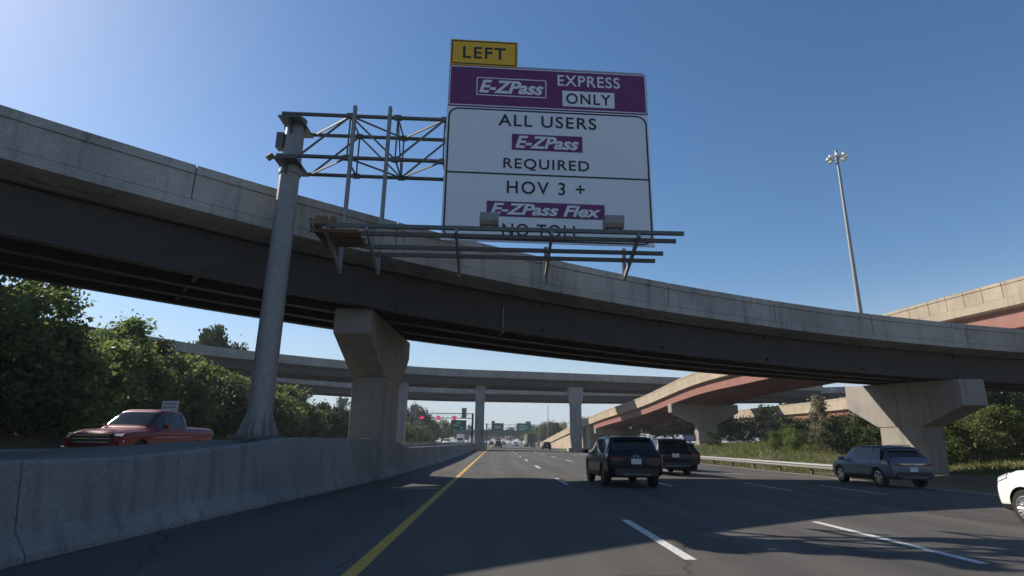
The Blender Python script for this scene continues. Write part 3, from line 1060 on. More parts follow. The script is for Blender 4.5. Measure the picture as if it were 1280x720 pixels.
# ------------------------------------------------------------------ vehicles
class Shape:
    """car body as lofted sections; st rows: y, zb, zs(belt), hw, zt, hr"""

    def __init__(s, st, smooth=3):
        st = np.array(st, float)
        y = st[:, 0]
        yy = np.unique(np.concatenate([np.arange(y[0], y[-1], .045), y]))
        P = np.stack([np.interp(yy, y, st[:, i]) for i in range(1, 6)], 1)
        for _ in range(smooth):
            Q = P.copy()
            Q[1:-1] = (P[:-2] + 2 * P[1:-1] + P[2:]) / 4
            P = Q
        s.y, s.P = yy, P

    def par(s, y):
        return [float(np.interp(y, s.y, s.P[:, i])) for i in range(5)]

    def sec(s, y):
        zb, zs, hw, zt, hr = s.par(y)
        hr = min(hr, hw * .955)
        h = zs - zb
        return [(0, zb), (hw * .78, zb), (hw * .93, zb + .05), (hw * .985, zb + .3 * h), (hw, zb + .6 * h), (hw * .992, zs - .09), (hw * .955, zs),
                (hr, max(zt - .055, zs + .001)), (hr * .90, max(zt - .014, zs + .004)), (hr * .5, zt + .004), (0, zt + .008)]

    def pt(s, y, t):
        q = s.sec(y)
        i = min(int(t), len(q) - 2)
        f = t - i
        return Vector((q[i][0] + (q[i + 1][0] - q[i][0]) * f, y, q[i][1] + (q[i + 1][1] - q[i][1]) * f))

    def nrm(s, y, t):
        e = .02
        a = s.pt(min(y + e, s.y[-1]), t) - s.pt(max(y - e, s.y[0]), t)
        b = s.pt(y, min(t + .05, 9.99)) - s.pt(y, max(t - .05, 0.01))
        n = b.cross(a) * -1
        n.normalize()
        return n

    def body(s):
        ring0 = None
        rings = []
        for y in s.y:
            q = s.sec(y)
            half = []
            for i, p in enumerate(q):
                if 0 < i < len(q) - 1:
                    a, c = q[i - 1], q[i + 1]
                    la, lc = math.dist(a, p), math.dist(c, p)
                    ra, rc = min(.035, la * .3), min(.035, lc * .3)
                    half.append((p[0] + (a[0] - p[0]) * ra / max(la, 1e-6), p[1] + (a[1] - p[1]) * ra / max(la, 1e-6)))
                    half.append((p[0] + (c[0] - p[0]) * rc / max(lc, 1e-6), p[1] + (c[1] - p[1]) * rc / max(lc, 1e-6)))
                else:
                    half.append(p)
            full = half + [(-x, z) for x, z in half[-2:0:-1]]
            rings.append([(x, y, z) for x, z in full])
        b = MB()
        b.sweep(rings)
        return b

    def patch(s, b, y0, y1, t0, t1, off=.008, ny=8, ntt=4, both=True, yfun=None):
        for sg_ in ((1, -1) if both is True else (both,)):
            V = []
            for j in range(ny + 1):
                for i in range(ntt + 1):
                    t = t0 + (t1 - t0) * i / ntt
                    ya, yb = (y0, y1) if yfun is None else yfun(i / ntt)
                    y = ya + (yb - ya) * j / ny
                    p = s.pt(y, t) + s.nrm(y, t) * off
                    V.append((p.x * sg_, p.y, p.z))
            n = ntt + 1
            F = [(j * n + i, j * n + i + 1, (j + 1) * n + i + 1, (j + 1) * n + i) for j in range(ny) for i in range(ntt)]
            b.add(V, F if sg_ > 0 else [f[::-1] for f in F])


SIDES = (1, -1)


def side_patch(S, name, mt, parent, *a, smooth=50):
    out = []
    for sx in SIDES:
        b = MB(); S.patch(b, *a, both=sx)
        out.append(b.build(name, mt, parent, smooth=smooth))
    return out


def wheel_mesh(r, wd, rim_mat, spokes=5):
    b = MB()
    b.lathe([(r * .62, -wd / 2), (r * .9, -wd / 2), (r * .97, -wd * .42), (r, -wd * .3), (r, wd * .3), (r * .97, wd * .42), (r * .9, wd / 2), (r * .62, wd / 2), (r * .62, -wd / 2)], 32, 'x')
    ty = b.mesh('wheel', M['rubber'], smooth=35)
    b = MB()
    b.lathe([(r * .66, wd / 2 + .004), (r * .60, wd / 2 + .008), (r * .585, wd / 2 - .03), (r * .585, -wd / 2)], 32, 'x', 0)
    for k in range(spokes):
        for dd in (-.16, .16):
            a = 2 * math.pi * k / spokes
            p0 = (wd / 2 - .035, .04 * math.cos(a + dd * 2), .04 * math.sin(a + dd * 2))
            p1 = (wd / 2 - .012, r * .60 * math.cos(a + dd), r * .60 * math.sin(a + dd))
            b.beam(p0, p1, .032, .045, 0)
    b.tube((wd / 2 - .05, 0, 0), (wd / 2 - .005, 0, 0), .065, .055, 14)
    b.lathe([(.001, wd / 2 - .09), (r * .585, wd / 2 - .09)], 24, 'x', 1)
    rm = b.mesh('rim', [rim_mat, M['well']], smooth=35)
    return ty, rm


def car(name, label, cat, paint, st, L, r, wb_front, wb_rear, track, loc, rz, rim='rim', spokes=5, glass_s=((-1.72, -1.12), (-1.02, -.08), (0.0, .92)),
        ws=(.62, 1.36), rg=(-2.1, -1.74), tail=None, extras=None, arch=.05, group=None, belt_y=None, smooth=2):
    t = thing(name, label, cat, loc, rz, group)
    S = Shape(st, smooth)
    body = S.body().build('body', [paint, M['well']], t, fix=True)
    cb = MB()
    hw = max(q[3] for q in st)
    for y in (wb_front, wb_rear):
        for sx in (-1, 1):
            cb.tube((sx * (track / 2 - .17), y, r), (sx * (hw + .3), y, r), r + arch, n=36, mi=0)
    cut = cb.build('cutter', M['well'], t)
    bo = body.modifiers.new('b', 'BOOLEAN')
    bo.operation = 'DIFFERENCE'; bo.object = cut; bo.solver = 'EXACT'
    try:
        bo.material_mode = 'TRANSFER'
    except Exception:
        pass
    dg_ = bpy.context.evaluated_depsgraph_get()
    me = bpy.data.meshes.new_from_object(body.evaluated_get(dg_))
    body.modifiers.clear()
    old = body.data
    body.data = me
    bpy.data.meshes.remove(old)
    bpy.data.objects.remove(cut)
    me.polygons.foreach_set('use_smooth', [True] * len(me.polygons))
    me.set_sharp_from_angle(angle=R(38))
    me.name = 'body'
    # glass
    for a, c in glass_s:
        side_patch(S, 'side_window', M['glass'], t, a, c, 6.1, 6.9, .006, 10, 5, smooth=60)
    b = MB(); S.patch(b, ws[0], ws[1], 7.15, 10, .008, 10, 8)
    b.build('windshield', M['glass'], t, smooth=60)
    if rg:
        b = MB(); S.patch(b, rg[0], rg[1], 7.1, 10, .008, 8, 8)
        b.build('rear_window', M['glass'], t, smooth=60)
    # panel gaps, handles, sill trim
    for y in (glass_s[0][1] + .05, glass_s[1][1] + .04, glass_s[-1][1] + .12):
        side_patch(S, 'door_gap', M['well'], t, y - .006, y + .006, 2.6, 6.0, .003, 1, 12)
    side_patch(S, 'sill_trim', M['trim'], t, wb_rear + r + arch + .02, wb_front - r - arch - .02, 1.3, 2.9, .010, 12, 5)
    for y in (glass_s[1][0] + .08, glass_s[-1][0] + .1):
        for sx in (-1, 1):
            b = MB()
            p = S.pt(y, 5.2) + S.nrm(y, 5.2) * .02
            b.box((p.x * sx, y, p.z), (.03, .2, .028))
            bevel(b.build('door_handle', paint, t), .008)
    # mirrors
    ym = ws[1] - .50
    for sx in (-1, 1):
        p = S.pt(ym, 6.0)
        b = MB()
        b.prism([(-.09, -.06), (.07, -.075), (.10, .0), (.06, .075), (-.09, .07)], 'x', 0, .2)
        b.v = [(sx * (p.x + .07 + x), ym + y, p.z + .12 + z) for x, y, z in b.v]
        b.beam((sx * (p.x - .03), ym + .03, p.z + .03), (sx * (p.x + .14), ym + .02, p.z + .09), .05, .04)
        bevel(b.build('mirror', paint, t), .025, 3)
    # wheels
    ty, rm = wheel_mesh(r, .23, M[rim], spokes)
    for y in (wb_front, wb_rear):
        for sx in (-1, 1):
            wo = link('wheel', ty, t, (sx * (track / 2 - .02), y, r))
            wo.rotation_euler = (random.random() * 2, 0, 0) if sx > 0 else (random.random() * 2, 0, math.pi)
            link('rim', rm, wo)
    if extras:
        extras(t, S)
    return t


def suv_stations(L=4.55, W=1.86, H=1.65, belt=1.0, nose=.92, slant=.38, roof=.745):
    h, a = W / 2, L / 2
    return [(-a, .46, .90, h * .82, .955, h * .74), (-a + .03, .42, .96, h * .90, 1.00, h * .79), (-a + .09, .36, belt + .01, h * .95, 1.07, h * .80), (-a + .15, .34, belt + .03, h * .97, 1.14, h * .80),
            (-a + .15 + slant, .30, belt + .05, h * .985, H - .12, h * (roof - .01)), (-a + .23 + slant, .30, belt + .05, h * .99, H - .045, h * roof), (-a + 1.15, .27, belt + .02, h, H - .01, h * (roof + .005)), (-.25, .25, belt, h, H, h * (roof + .01)),
            (.30, .25, belt - .02, h, H - .025, h * (roof + .01)), (.58, .25, belt - .03, h, H - .10, h * roof), (1.30, .25, belt - .05, h, belt + .11, h * .80), (1.42, .25, belt - .06, h * .998, belt + .04, h * .82),
            (a - .50, .24, nose - .03, h * .97, nose + .04, h * .78), (a - .20, .24, nose - .12, h * .90, nose - .05, h * .72), (a - .06, .26, nose - .24, h * .79, nose - .17, h * .64), (a, .32, nose - .34, h * .68, nose - .28, h * .54)]


def rear_details(plate_z=.80, lamp_t=(4.6, 6.0), emblem='wing', bumper=True, lamp_y=.34, plate_w=.32, bar=False):
    def f(t, S):
        a = S.y[0]
        for o_, sx in zip(side_patch(S, 'tail_light', M['amber'], t, a + .035, a + lamp_y, lamp_t[0], lamp_t[1], .012, 8, 4), SIDES):
            b = MB()
            b.prism([(sx * .40, .865), (sx * .74, .85), (sx * .76, .90), (sx * .72, .94), (sx * .44, .925)], 'y', a - .014, a + .04)
            bevel(b.build('lamp_lens', M['amber'], o_), .008)
        b = MB(); b.box((0, a - .012, plate_z), (plate_w, .014, .165)); bevel(b.build('licence_plate', M['plate'], t), .004)
        b = MB()
        b.prism([(-.66, .36), (.66, .36), (.72, .5), (.66, .62), (-.66, .62), (-.72, .5)], 'y', a - .045, a + .06)
        bm_ = bevel(b.build('rear_bumper', M['trim'], t), .03)
        b = MB(); b.box((0, a - .05, .43), (.9, .02, .06)); b.build('skid_plate', M['galv_dark'], bm_)
        b = MB()
        if emblem == 'wing':
            for sx in (-1, 1):
                b.tube((0, a - .018, .955), (sx * .035, a - .018, .975), .007, n=6)
                b.tube((sx * .035, a - .018, .975), (sx * .06, a - .018, .995), .007, n=6)
            ring = [(.075 * math.cos(k * .3927), .05 * math.sin(k * .3927)) for k in range(16)]
            for (x0_, z0_), (x1_, z1_) in zip(ring, ring[1:] + ring[:1]):
                b.tube((x0_, a - .016, .97 + z0_), (x1_, a - .016, .97 + z1_), .006, n=6)
        else:
            ring = [(.07 * math.cos(k * .3927), .035 * math.sin(k * .3927)) for k in range(16)]
            for (x0_, z0_), (x1_, z1_) in zip(ring, ring[1:] + ring[:1]):
                b.tube((x0_, a - .014, .95 + z0_), (x1_, a - .014, .95 + z1_), .008, n=6)
        b.build('emblem', M['chrome'], t)
        if bar:
            b = MB(); b.box((0, a - .006, .925), (1.1, .012, .03)); b.build('trim_bar', M['chrome'], t)
        # roof spoiler, wiper, antenna, roof rails
        yt = a + .50
        b = MB()
        q = S.pt(yt + .12, 8.0)
        b.prism([(yt - .10, q.z - .055), (yt + .18, q.z + .005), (yt + .18, q.z - .02), (yt - .08, q.z - .085)], 'x', -q.x * .98, q.x * .98)
        bevel(b.build('roof_spoiler', t.children[0].data.materials[0], t), .008)
        b = MB()
        p0, p1 = S.pt(a + .22, 9.9), S.pt(a + .40, 8.6)
        b.beam(p0 + Vector((0, -.03, .03)), p1 + Vector((0, -.03, .03)), .02, .015)
        b.build('wiper', M['trim'], t)
        for sx in (-1, 1):
            b = MB()
            pts = [S.pt(y, 7.9) for y in np.linspace(a + 1.0, .35, 8)]
            for p, q in zip(pts[:-1], pts[1:]):
                b.beam((sx * p.x, p.y, p.z + .045), (sx * q.x, q.y, q.z + .045), .025, .025)
            for p in (pts[0], pts[-1]):
                b.beam((sx * p.x, p.y, p.z - .01), (sx * p.x, p.y, p.z + .05), .03, .03)
            b.build('roof_rail', M['trim'], t)
    return f


P_black = carpaint('black car paint', (.006, .0065, .008), .0)
P_navy = carpaint('dark blue car paint', (.006, .010, .020), .0)
P_slate = carpaint('blue grey car paint', (.13, .155, .185), .4)
P_white = carpaint('white car paint', (.74, .74, .72), .0)
P_maroon = carpaint('dark red car paint', (.14, .008, .014), .2)
P_brown = carpaint('dark brown car paint', (.05, .022, .014), .3)
P_silver = carpaint('silver car paint', (.38, .39, .40), .6)


def place_rear(cx, yrear, L):
    return (cx, yrear + L / 2, road_z(cx))


suv = suv_stations(4.55, 1.86, 1.62)
car('suv', 'black crossover in the lane ahead seen from behind in the shade', 'car', P_black, suv, 4.55, .36, 1.36, -1.32, 1.6,
    place_rear(4.55, 18.75, 4.55), R(1.0), rim='rim_dark', extras=rear_details(.82, (4.75, 5.9), 'wing'))
car('suv', 'dark blue crossover one lane right of the black one and a little farther ahead', 'car', P_navy, suv_stations(4.6, 1.84, 1.68, 1.02, .95, .30), 4.6, .36, 1.36, -1.34, 1.58,
    place_rear(8.55, 27.2, 4.6), R(-1), rim='rim_dark', extras=rear_details(.90, (4.3, 6.4), 'oval'))
car('suv', 'blue grey crossover driving in front of the pier on the right', 'car', P_slate, suv_stations(4.5, 1.86, 1.63, .98, .96, .46), 4.5, .37, 1.34, -1.36, 1.58,
    place_rear(16.6, 22.85, 4.5), R(-1.5), rim='rim', extras=rear_details(.72, (4.9, 5.95), 'oval', lamp_y=.5, bar=True), rg=(-2.05, -1.62))
car('car', 'dark brown car partly hidden just beyond the dark blue crossover', 'car', P_brown, suv_stations(4.6, 1.85, 1.6), 4.6, .35, 1.36, -1.34, 1.58,
    place_rear(10.95, 33.2, 4.6), 0, rim='rim_dark', extras=rear_details(.85))


def front_details(t, S):
    a = S.y[-1]
    side_patch(S, 'headlight', M['clearlens'], t, a - .52, a - .06, 5.0, 6.6, .012, 8, 4)
    b = MB(); b.prism([(-.55, .36), (.55, .36), (.6, .5), (.5, .62), (-.5, .62), (-.6, .5)], 'y', a - .1, a + .02); bevel(b.build('grille', M['trim'], t), .02)
    side_patch(S, 'bumper_trim', M['trim'], t, a - .5, a - .12, 1.2, 2.6, .012, 6, 4)


car('car', 'white crossover cut off by the right edge with its front wheel showing', 'car', P_white, suv_stations(4.5, 1.84, 1.60, 1.02, 1.0), 4.5, .345, 1.40, -1.30, 1.60,
    (11.2, 9.95, road_z(11.2)), R(-1), rim='rim', spokes=9, extras=lambda t, S: (front_details(t, S), rear_details()(t, S)))

# pickup coming the other way (front towards the camera: local +y is its front, turned by 180 degrees)
h = 1.0
pk = [(-2.95, .55, 1.20, h * .93, 1.30, h * .85), (-2.90, .50, 1.22, h * .97, 1.33, h * .90), (-2.0, .46, 1.22, h, 1.34, h * .92), (-1.05, .44, 1.22, h, 1.34, h * .92), (-.98, .44, 1.22, h, 1.36, h * .86),
      (-.92, .44, 1.22, h, 1.78, h * .74), (-.80, .44, 1.22, h, 1.90, h * .72), (-.2, .42, 1.21, h, 1.95, h * .71), (.45, .42, 1.20, h, 1.93, h * .70), (.72, .42, 1.19, h, 1.84, h * .70), (1.38, .42, 1.17, h, 1.32, h * .82),
      (1.5, .42, 1.16, h, 1.24, h * .84), (2.3, .42, 1.10, h * .985, 1.19, h * .80), (2.72, .42, 1.02, h * .96, 1.13, h * .78), (2.88, .44, .95, h * .93, 1.06, h * .76), (2.95, .5, .88, h * .88, .98, h * .74)]


def pickup_extras(t, S):
    a = S.y[-1]
    b = MB(); b.prism([(-.62, .68), (.62, .68), (.70, .86), (.64, 1.04), (-.64, 1.04), (-.70, .86)], 'y', a - .16, a + .03); gl = bevel(b.build('grille', M['trim'], t), .02)
    b = MB()
    for z in (.76, .87, .98):
        b.box((0, a + .03, z), (1.22 - abs(z - .87) * .8, .03, .028))
    b.build('grille_bar', M['chrome'], gl)
    b = MB(); b.box((0, a + .045, .87), (.22, .03, .11)); b.build('emblem', M['galv_dark'], gl)
    for sx in (-1, 1):
        b = MB(); b.prism([(.66, .84), (.90, .86), (.88, 1.05), (.68, 1.03)], 'y', a - .30, a - .0)
        b.v = [(sx * x, y - (abs(x) - .66) * .35, z) for x, y, z in b.v]
        bevel(b.build('headlight', M['clearlens'], t), .02)
        b = MB()
        b.prism([(.68, .62), (.92, .62), (.95, .82), (.72, .82)], 'y', a - .25, a - .02)
        b.v = [(sx * x, y - (abs(x) - .66) * .35, z) for x, y, z in b.v]
        bevel(b.build('lamp_surround', M['chrome'], t), .02)
    b = MB(); b.prism([(-.95, .42), (.95, .42), (.97, .62), (-.97, .62)], 'y', a - .2, a + .08); bevel(b.build('front_bumper', M['chrome'], t), .04)
    b = MB(); S.patch(b, -2.8, -1.12, 8.2, 10, .004, 6, 4); b.build('bed_cover', M['trim'], t, smooth=50)
    side_patch(S, 'tail_light', M['amber'], t, -2.93, -2.80, 4.3, 6.4, .012, 4, 4)
    side_patch(S, 'side_moulding', M['chrome'], t, -1.1, 1.3, 4.2, 4.36, .012, 20, 2)
    for sx in (-1, 1):
        b = MB(); b.beam((sx * 1.02, -1.1, .42), (sx * 1.02, 1.2, .42), .1, .05)
        b.build('running_board', M['chrome'], t)


car('pickup_truck', 'dark red pickup truck with chrome front coming the other way beyond the median', 'pickup truck', P_maroon, pk, 5.9, .41, 1.92, -1.72, 1.72,
    (-13.6, 23.75, OPP), math.pi + R(-1.5), rim='rim', spokes=6, glass_s=((-.80, -.70), (-.64, .22), (.30, 1.05)), ws=(.74, 1.34), rg=None, extras=pickup_extras, smooth=2).scale = (1.05, 1.05, 1.05)


# far traffic
def far_car(label, paint, x, y, rz=0, name='car', st=None):
    t = thing(name, label, 'car', (x, y, road_z(x) if x > -9 else OPP), rz)
    S = Shape(st or suv_stations(4.6, 1.85, 1.65))
    S.body().build('body', paint, t, smooth=40)
    side_patch(S, 'side_window', M['glass'], t, -1.7, .95, 6.1, 6.9, .006, 8, 3)
    b = MB(); S.patch(b, -2.08, -1.76, 7.1, 10, .008, 5, 4); b.build('rear_window', M['glass'], t)
    b = MB(); S.patch(b, .62, 1.36, 7.1, 10, .008, 5, 4); b.build('windshield', M['glass'], t)
    side_patch(S, 'tail_light', M['amber'], t, -2.24, -2.0, 4.5, 6.2, .012, 3, 3)
    b = MB(); b.box((0, -2.3, .82), (.32, .02, .16)); b.build('licence_plate', M['plate'], t)
    for yv in (1.36, -1.34):
        for sx in (-1, 1):
            b = MB(); b.tube((sx * .72, yv, .35), (sx * .94, yv, .35), .35, n=16); b.build('wheel', M['rubber'], t)
    return t


far_car('distant dark grey car low in the leftmost lane under the green overpass', P_slate, 1.6, 150)
far_car('distant white car in the middle lane beside the truck', P_white, 7.9, 200)
far_car('distant pale car in the second lane, small between the dark and the white cars', P_silver, 4.6, 235)
far_car('distant black car at the far end of the leftmost lane', P_black, -.2, 260)
far_car('distant dark car in front of the ramp retaining wall in the right lane', P_black, 12.0, 130)
far_car('distant white car on the opposite carriageway coming this way', P_white, -11.5, 150, math.pi)

tk = thing('semi_truck', 'distant grey box trailer truck with white cab side in the right hand lanes', 'truck', (12.2, 190, -.1))
b = MB(); b.box((0, 0, 2.55), (2.55, 13.5, 2.9)); bevel(b.build('trailer', M['galv_dark'], tk), .05)
b = MB(); b.box((0, 8.6, 1.9), (2.4, 2.2, 2.7)); b.box((0, 10.2, 1.3), (2.1, 1.4, 1.5)); bevel(b.build('cab', P_white, tk), .1)
for yv in (-5.5, -4.3, 5.2, 6.4, 10.2):
    for sx in (-1, 1):
        b = MB(); b.tube((sx * .85, yv, .5), (sx * 1.25, yv, .5), .5, n=16); b.build('wheel', M['rubber'], tk)
vn = thing('box_truck', 'distant white box truck coming the other way under the lane signal gantry', 'truck', (-10.9, 205, OPP), math.pi)
b = MB(); b.box((0, -1, 2.0), (2.5, 6.5, 2.8)); bevel(b.build('cargo_box', P_white, vn), .05)
b = MB(); b.box((0, 3.2, 1.35), (2.2, 2.0, 1.9)); bevel(b.build('cab', P_white, vn), .15)
b = MB(); b.box((0, 4.21, 1.75), (1.9, .02, .7)); b.build('windshield', M['glass'], vn)
for yv in (-2.5, 3.0):
    for sx in (-1, 1):
        b = MB(); b.tube((sx * .8, yv, .48), (sx * 1.2, yv, .48), .48, n=16); b.build('wheel', M['rubber'], vn)

# ------------------------------------------------------------------ far gantries and overpass
g1 = thing('sign_gantry', 'distant lane signal gantry spanning the opposite carriageway', 'sign gantry', (-14, 165, 0))
for x in (-22.6, -5.6):
    for yv, q in ((165, .55), (166.2, .4)):
        b = MB(); b.beam((x, yv, 0), (x, yv, 9.1), q, q)
        under(b.build('post', M['steel_dark']), g1)
b = MB()
for z in (7.7, 9.0):
    for yv in (165, 166.2):
        b.beam((-22.9, yv, z), (-5.4, yv, z), .14, .14)
for k in range(14):
    x = -22.6 + k * 1.22
    b.beam((x, 165, 7.7), (x + 1.22, 165, 9.0), .07, .07); b.beam((x, 165, 7.7), (x, 165, 9.0), .07, .07)
under(b.build('truss_beam', M['galv_dark']), g1)
for x, lab in ((-22.3, 'tall grey equipment cabinet on the left end of the distant signal gantry'), (-8.0, 'tall grey equipment cabinet above the distant green sign')):
    b = MB(); b.box((0, 0, 1.4), (1.35, .7, 2.8)); b.box((0, -.37, 1.9), (1.1, .06, 1.0)); b.box((0, -.37, .75), (1.1, .06, .9))
    tag(b.build('cabinet', M['galv'], loc=(x, 164.4, 7.7)), lab, 'cabinet')
for x, lab in ((-19.8, 'leftmost of three glowing pink lane signals on the distant gantry'), (-15.2, 'middle one of three glowing pink lane signals on the distant gantry'), (-10.7, 'rightmost glowing pink lane signal, just over the distant green sign')):
    t = thing('lane_signal', lab, 'signal', (x, 164.6, 7.7))
    b = MB(); b.prism([(.62 * math.cos(k * .7854 + .3927), .62 * math.sin(k * .7854 + .3927)) for k in range(8)], 'y', .03, .25); b.build('housing', M['darksign'], t)
    b = MB()
    b.beam((-.3, -.05, -.3), (.3, -.05, .3), .06, .13); b.beam((-.3, -.06, .3), (.3, -.06, -.3), .06, .13)
    b.build('lit_cross', M['redx'], t)
    b = MB(); b.prism([(.5 * math.cos(k * .3142), .42 * math.sin(k * .3142)) for k in range(20)], 'y', .0, .03)
    b.build('lit_disc', M['pink'], t)


def far_sign(label, x0, z0, x1, z1, y, face, tabs=(), lines=()):
    t = thing('road_sign', label, 'road sign', ((x0 + x1) / 2, y, z0))
    b = MB(); b.box((0, 0, (z1 - z0) / 2), (x1 - x0, .1, z1 - z0)); p = b.build('sign_panel', M[face], t)
    for a, c, hh in tabs:
        b = MB(); b.box(((a + c) / 2 - (x0 + x1) / 2, 0, z1 - z0 + hh / 2 + .03), (c - a, .1, hh)); b.build('exit_tab', M[face], t)
    b = MB()
    for u, v, wd in lines:
        b.box((u, -.06, v), (wd, .02, .22))
    if lines:
        b.build('legend', M['signwhite'], p)
    return t


far_sign('distant green sign hanging below the rightmost pink lane signal', -11.6, 4.6, -7.3, 7.15, 164.2, 'green', (), ((0, 1.8, 1.2), (-.6, 1.1, 1.6), (.9, .5, .8)))
g2 = thing('sign_gantry', 'distant slim sign gantry spanning the lanes before the green overpass', 'sign gantry', (6, 230, 0))
for x in (-2.2, 20.5):
    b = MB(); b.beam((x, 230, 0), (x, 230, 8.4), .5, .5)
    under(b.build('post', M['steel_dark']), g2)
b = MB()
for z in (6.6, 8.0):
    b.beam((-2.4, 230, z), (20.7, 230, z), .13, .13)
for k in range(15):
    b.beam((-2.2 + 1.5 * k, 230, 6.6 if k % 2 else 8.0), (-.7 + 1.5 * k, 230, 8.0 if k % 2 else 6.6), .08, .08)
under(b.build('truss_beam', M['galv_dark']), g2)
far_sign('distant dark backed sign with a small tab on its left', -.3, 5.7, 4.4, 8.5, 229.6, 'darksign', ((-.3, .9, .8),), ((0, 1.7, 2.6), (.1, 1.0, 3.0)))
far_sign('distant green sign with a tab on its right beside the trees', 9.6, 5.4, 15.2, 8.6, 229.6, 'green', ((13.0, 15.0, .7),), ((-.5, 2.2, 3.2), (-.2, 1.4, 3.6), (-.8, .7, 2.0)))
ov = thing('overpass_bridge', 'distant overpass with dark green girders crossing the highway', 'bridge', (0, 300, 3.6))
b = MB(); b.box((-10, 300, 6.85), (130, 9, .8)); under(b.build('parapet', M['steel_green']), ov)
for yv in (296.4, 300, 303.6):
    b = MB(); b.box((-10, yv, 5.45), (130, .5, 1.9)); under(b.build('girder', M['steel_green']), ov)
for x in (-25, -4.2, 19, 44):
    b = MB(); b.box((x, 300, 2.2), (1.3, 7, 4.5)); under(b.build('column', M['conc_warm']), ov)

for x, y, hh, lab in ((14.3, 178, 6.2, 'short pale post at the far roadside near the foot of the ramp'), (19.5, 205, 14.0, 'slim distant light pole beside the dark round tree')):
    t = thing('light_pole', lab, 'pole', (x, y, 0))
    b = MB(); b.tube((0, 0, -.3), (0, 0, hh), .16 if hh > 8 else .22, .09 if hh > 8 else .2, 10); b.build('mast', M['galv'], t)
    b = MB(); b.box((0, -.3, hh), (.25, .9, .12)); b.build('lamp_head', M['galv'], t)

# ------------------------------------------------------------------ vegetation
def leaf_mesh(name, seed, rx, ry, h, z0, clumps, per, leaf, mt, spread=.38, lean=(0, 0), top_heavy=.0, sprigs=0):
    rg_ = np.random.default_rng(seed)
    C = []
    while len(C) < clumps:
        d = rg_.normal(size=3); d /= np.linalg.norm(d)
        r = rg_.uniform(.35, 1.0) ** .55
        lump = 1 + .22 * math.sin(3.1 * d[0] + seed) * math.cos(2.7 * d[1] + 2 * seed) + .15 * math.sin(5 * d[2] + seed)
        p = d * r * lump
        zz = (p[2] * .5 + .5)
        wd = 1.0 - .35 * max(0, zz - .55) - .25 * max(0, .3 - zz)
        C.append((p[0] * rx * wd + lean[0] * zz, p[1] * ry * wd + lean[1] * zz, z0 + (h - z0) * min(max(zz, 0.0), 1.12)))
    for _ in range(sprigs):
        a = rg_.uniform(0, 2 * math.pi); rr = rg_.uniform(0, .6)
        for k in range(4):
            C.append((rx * rr * math.cos(a), ry * rr * math.sin(a), h * (.93 + .05 * k)))
    C = np.array(C)
    n = len(C) * per
    sz = rg_.uniform(.5, 1.15, len(C))
    base = np.repeat(C, per, 0) + rg_.normal(size=(n, 3)) * spread * np.repeat(sz, per)[:, None] * np.array([1, 1, .75])
    a = rg_.normal(size=(n, 3)); a /= np.linalg.norm(a, axis=1)[:, None]
    b_ = rg_.normal(size=(n, 3)); b_ -= a * (a * b_).sum(1)[:, None]; b_ /= np.linalg.norm(b_, axis=1)[:, None]
    s_ = leaf * rg_.uniform(.6, 1.3, n)[:, None]
    V = np.stack([base - a * s_ * .5, base + b_ * s_ * .28, base + a * s_ * .5, base - b_ * s_ * .28], 1).reshape(-1, 3)
    me = bpy.data.meshes.new(name)
    me.vertices.add(4 * n); me.vertices.foreach_set('co', V.ravel())
    me.loops.add(4 * n); me.loops.foreach_set('vertex_index', np.arange(4 * n))
    me.polygons.add(n); me.polygons.foreach_set('loop_start', np.arange(n) * 4); me.polygons.foreach_set('loop_total', np.full(n, 4))
    me.materials.append(mt)
    me.update(); me.validate()
    return me


def trunk_mesh(seed, h, r, limbs=6):
    rn = random.Random(seed)
    b = MB()
    p = Vector((0, 0, -.6)); n = 6
    pts = [p]
    for k in range(n):
        p = p + Vector((rn.uniform(-.12, .12), rn.uniform(-.12, .12), (h + .6) / n)); pts.append(p)
    for k in range(n):
        b.tube(pts[k], pts[k + 1], r * (1 - k / n * .8), r * (1 - (k + 1) / n * .8), 8)
    for k in range(limbs):
        s_ = pts[rn.randint(2, n - 1)]
        a = rn.uniform(0, 6.28); l = h * rn.uniform(.2, .38)
        e = s_ + Vector((math.cos(a) * l * .7, math.sin(a) * l * .7, l * .8))
        b.tube(s_, e, r * .4, r * .1, 6)
    return b.mesh('trunk', M['bark'], smooth=60)


def stem_mesh(seed, h, k=7):
    rn = random.Random(seed); b = MB()
    for _ in range(k):
        a = rn.uniform(0, 6.28); l = rn.uniform(.3, .8)
        b.tube((.1 * math.cos(a), .1 * math.sin(a), -.4), (l * math.cos(a), l * math.sin(a), h * rn.uniform(.5, .8)), .035, .012, 6)
    return b.mesh('stem', M['bark'], smooth=60)


crowns = [leaf_mesh('crown', 11 + k, 2.5, 2.5, 6.6, .5, 105, 42, .30, M[mt], .42, sprigs=5) for k, mt in enumerate(('leaf', 'leaf', 'leaf_l', 'leaf_d'))]
trunks = [trunk_mesh(k, 5.6, .16) for k in range(3)]
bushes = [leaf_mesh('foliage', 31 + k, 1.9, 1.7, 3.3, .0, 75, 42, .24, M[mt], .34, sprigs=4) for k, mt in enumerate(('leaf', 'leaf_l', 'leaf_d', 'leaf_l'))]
stems = [stem_mesh(k, 3.0) for k in range(2)]
far_crowns = [leaf_mesh('crown', 51 + k, 4.2, 4.2, 9.6, 1.6, 80, 24, .75, M[mt], .75, sprigs=3) for k, mt in enumerate(('leaf_d', 'leaf', 'leaf_d'))]
far_crowns.append(leaf_mesh('crown', 77, 3.6, 3.6, 9.6, 3.0, 130, 44, .5, M['leaf_d'], .5))
far_trunks = [trunk_mesh(70 + k, 7.5, .25, 5) for k in range(2)]
rv = random.Random(21)


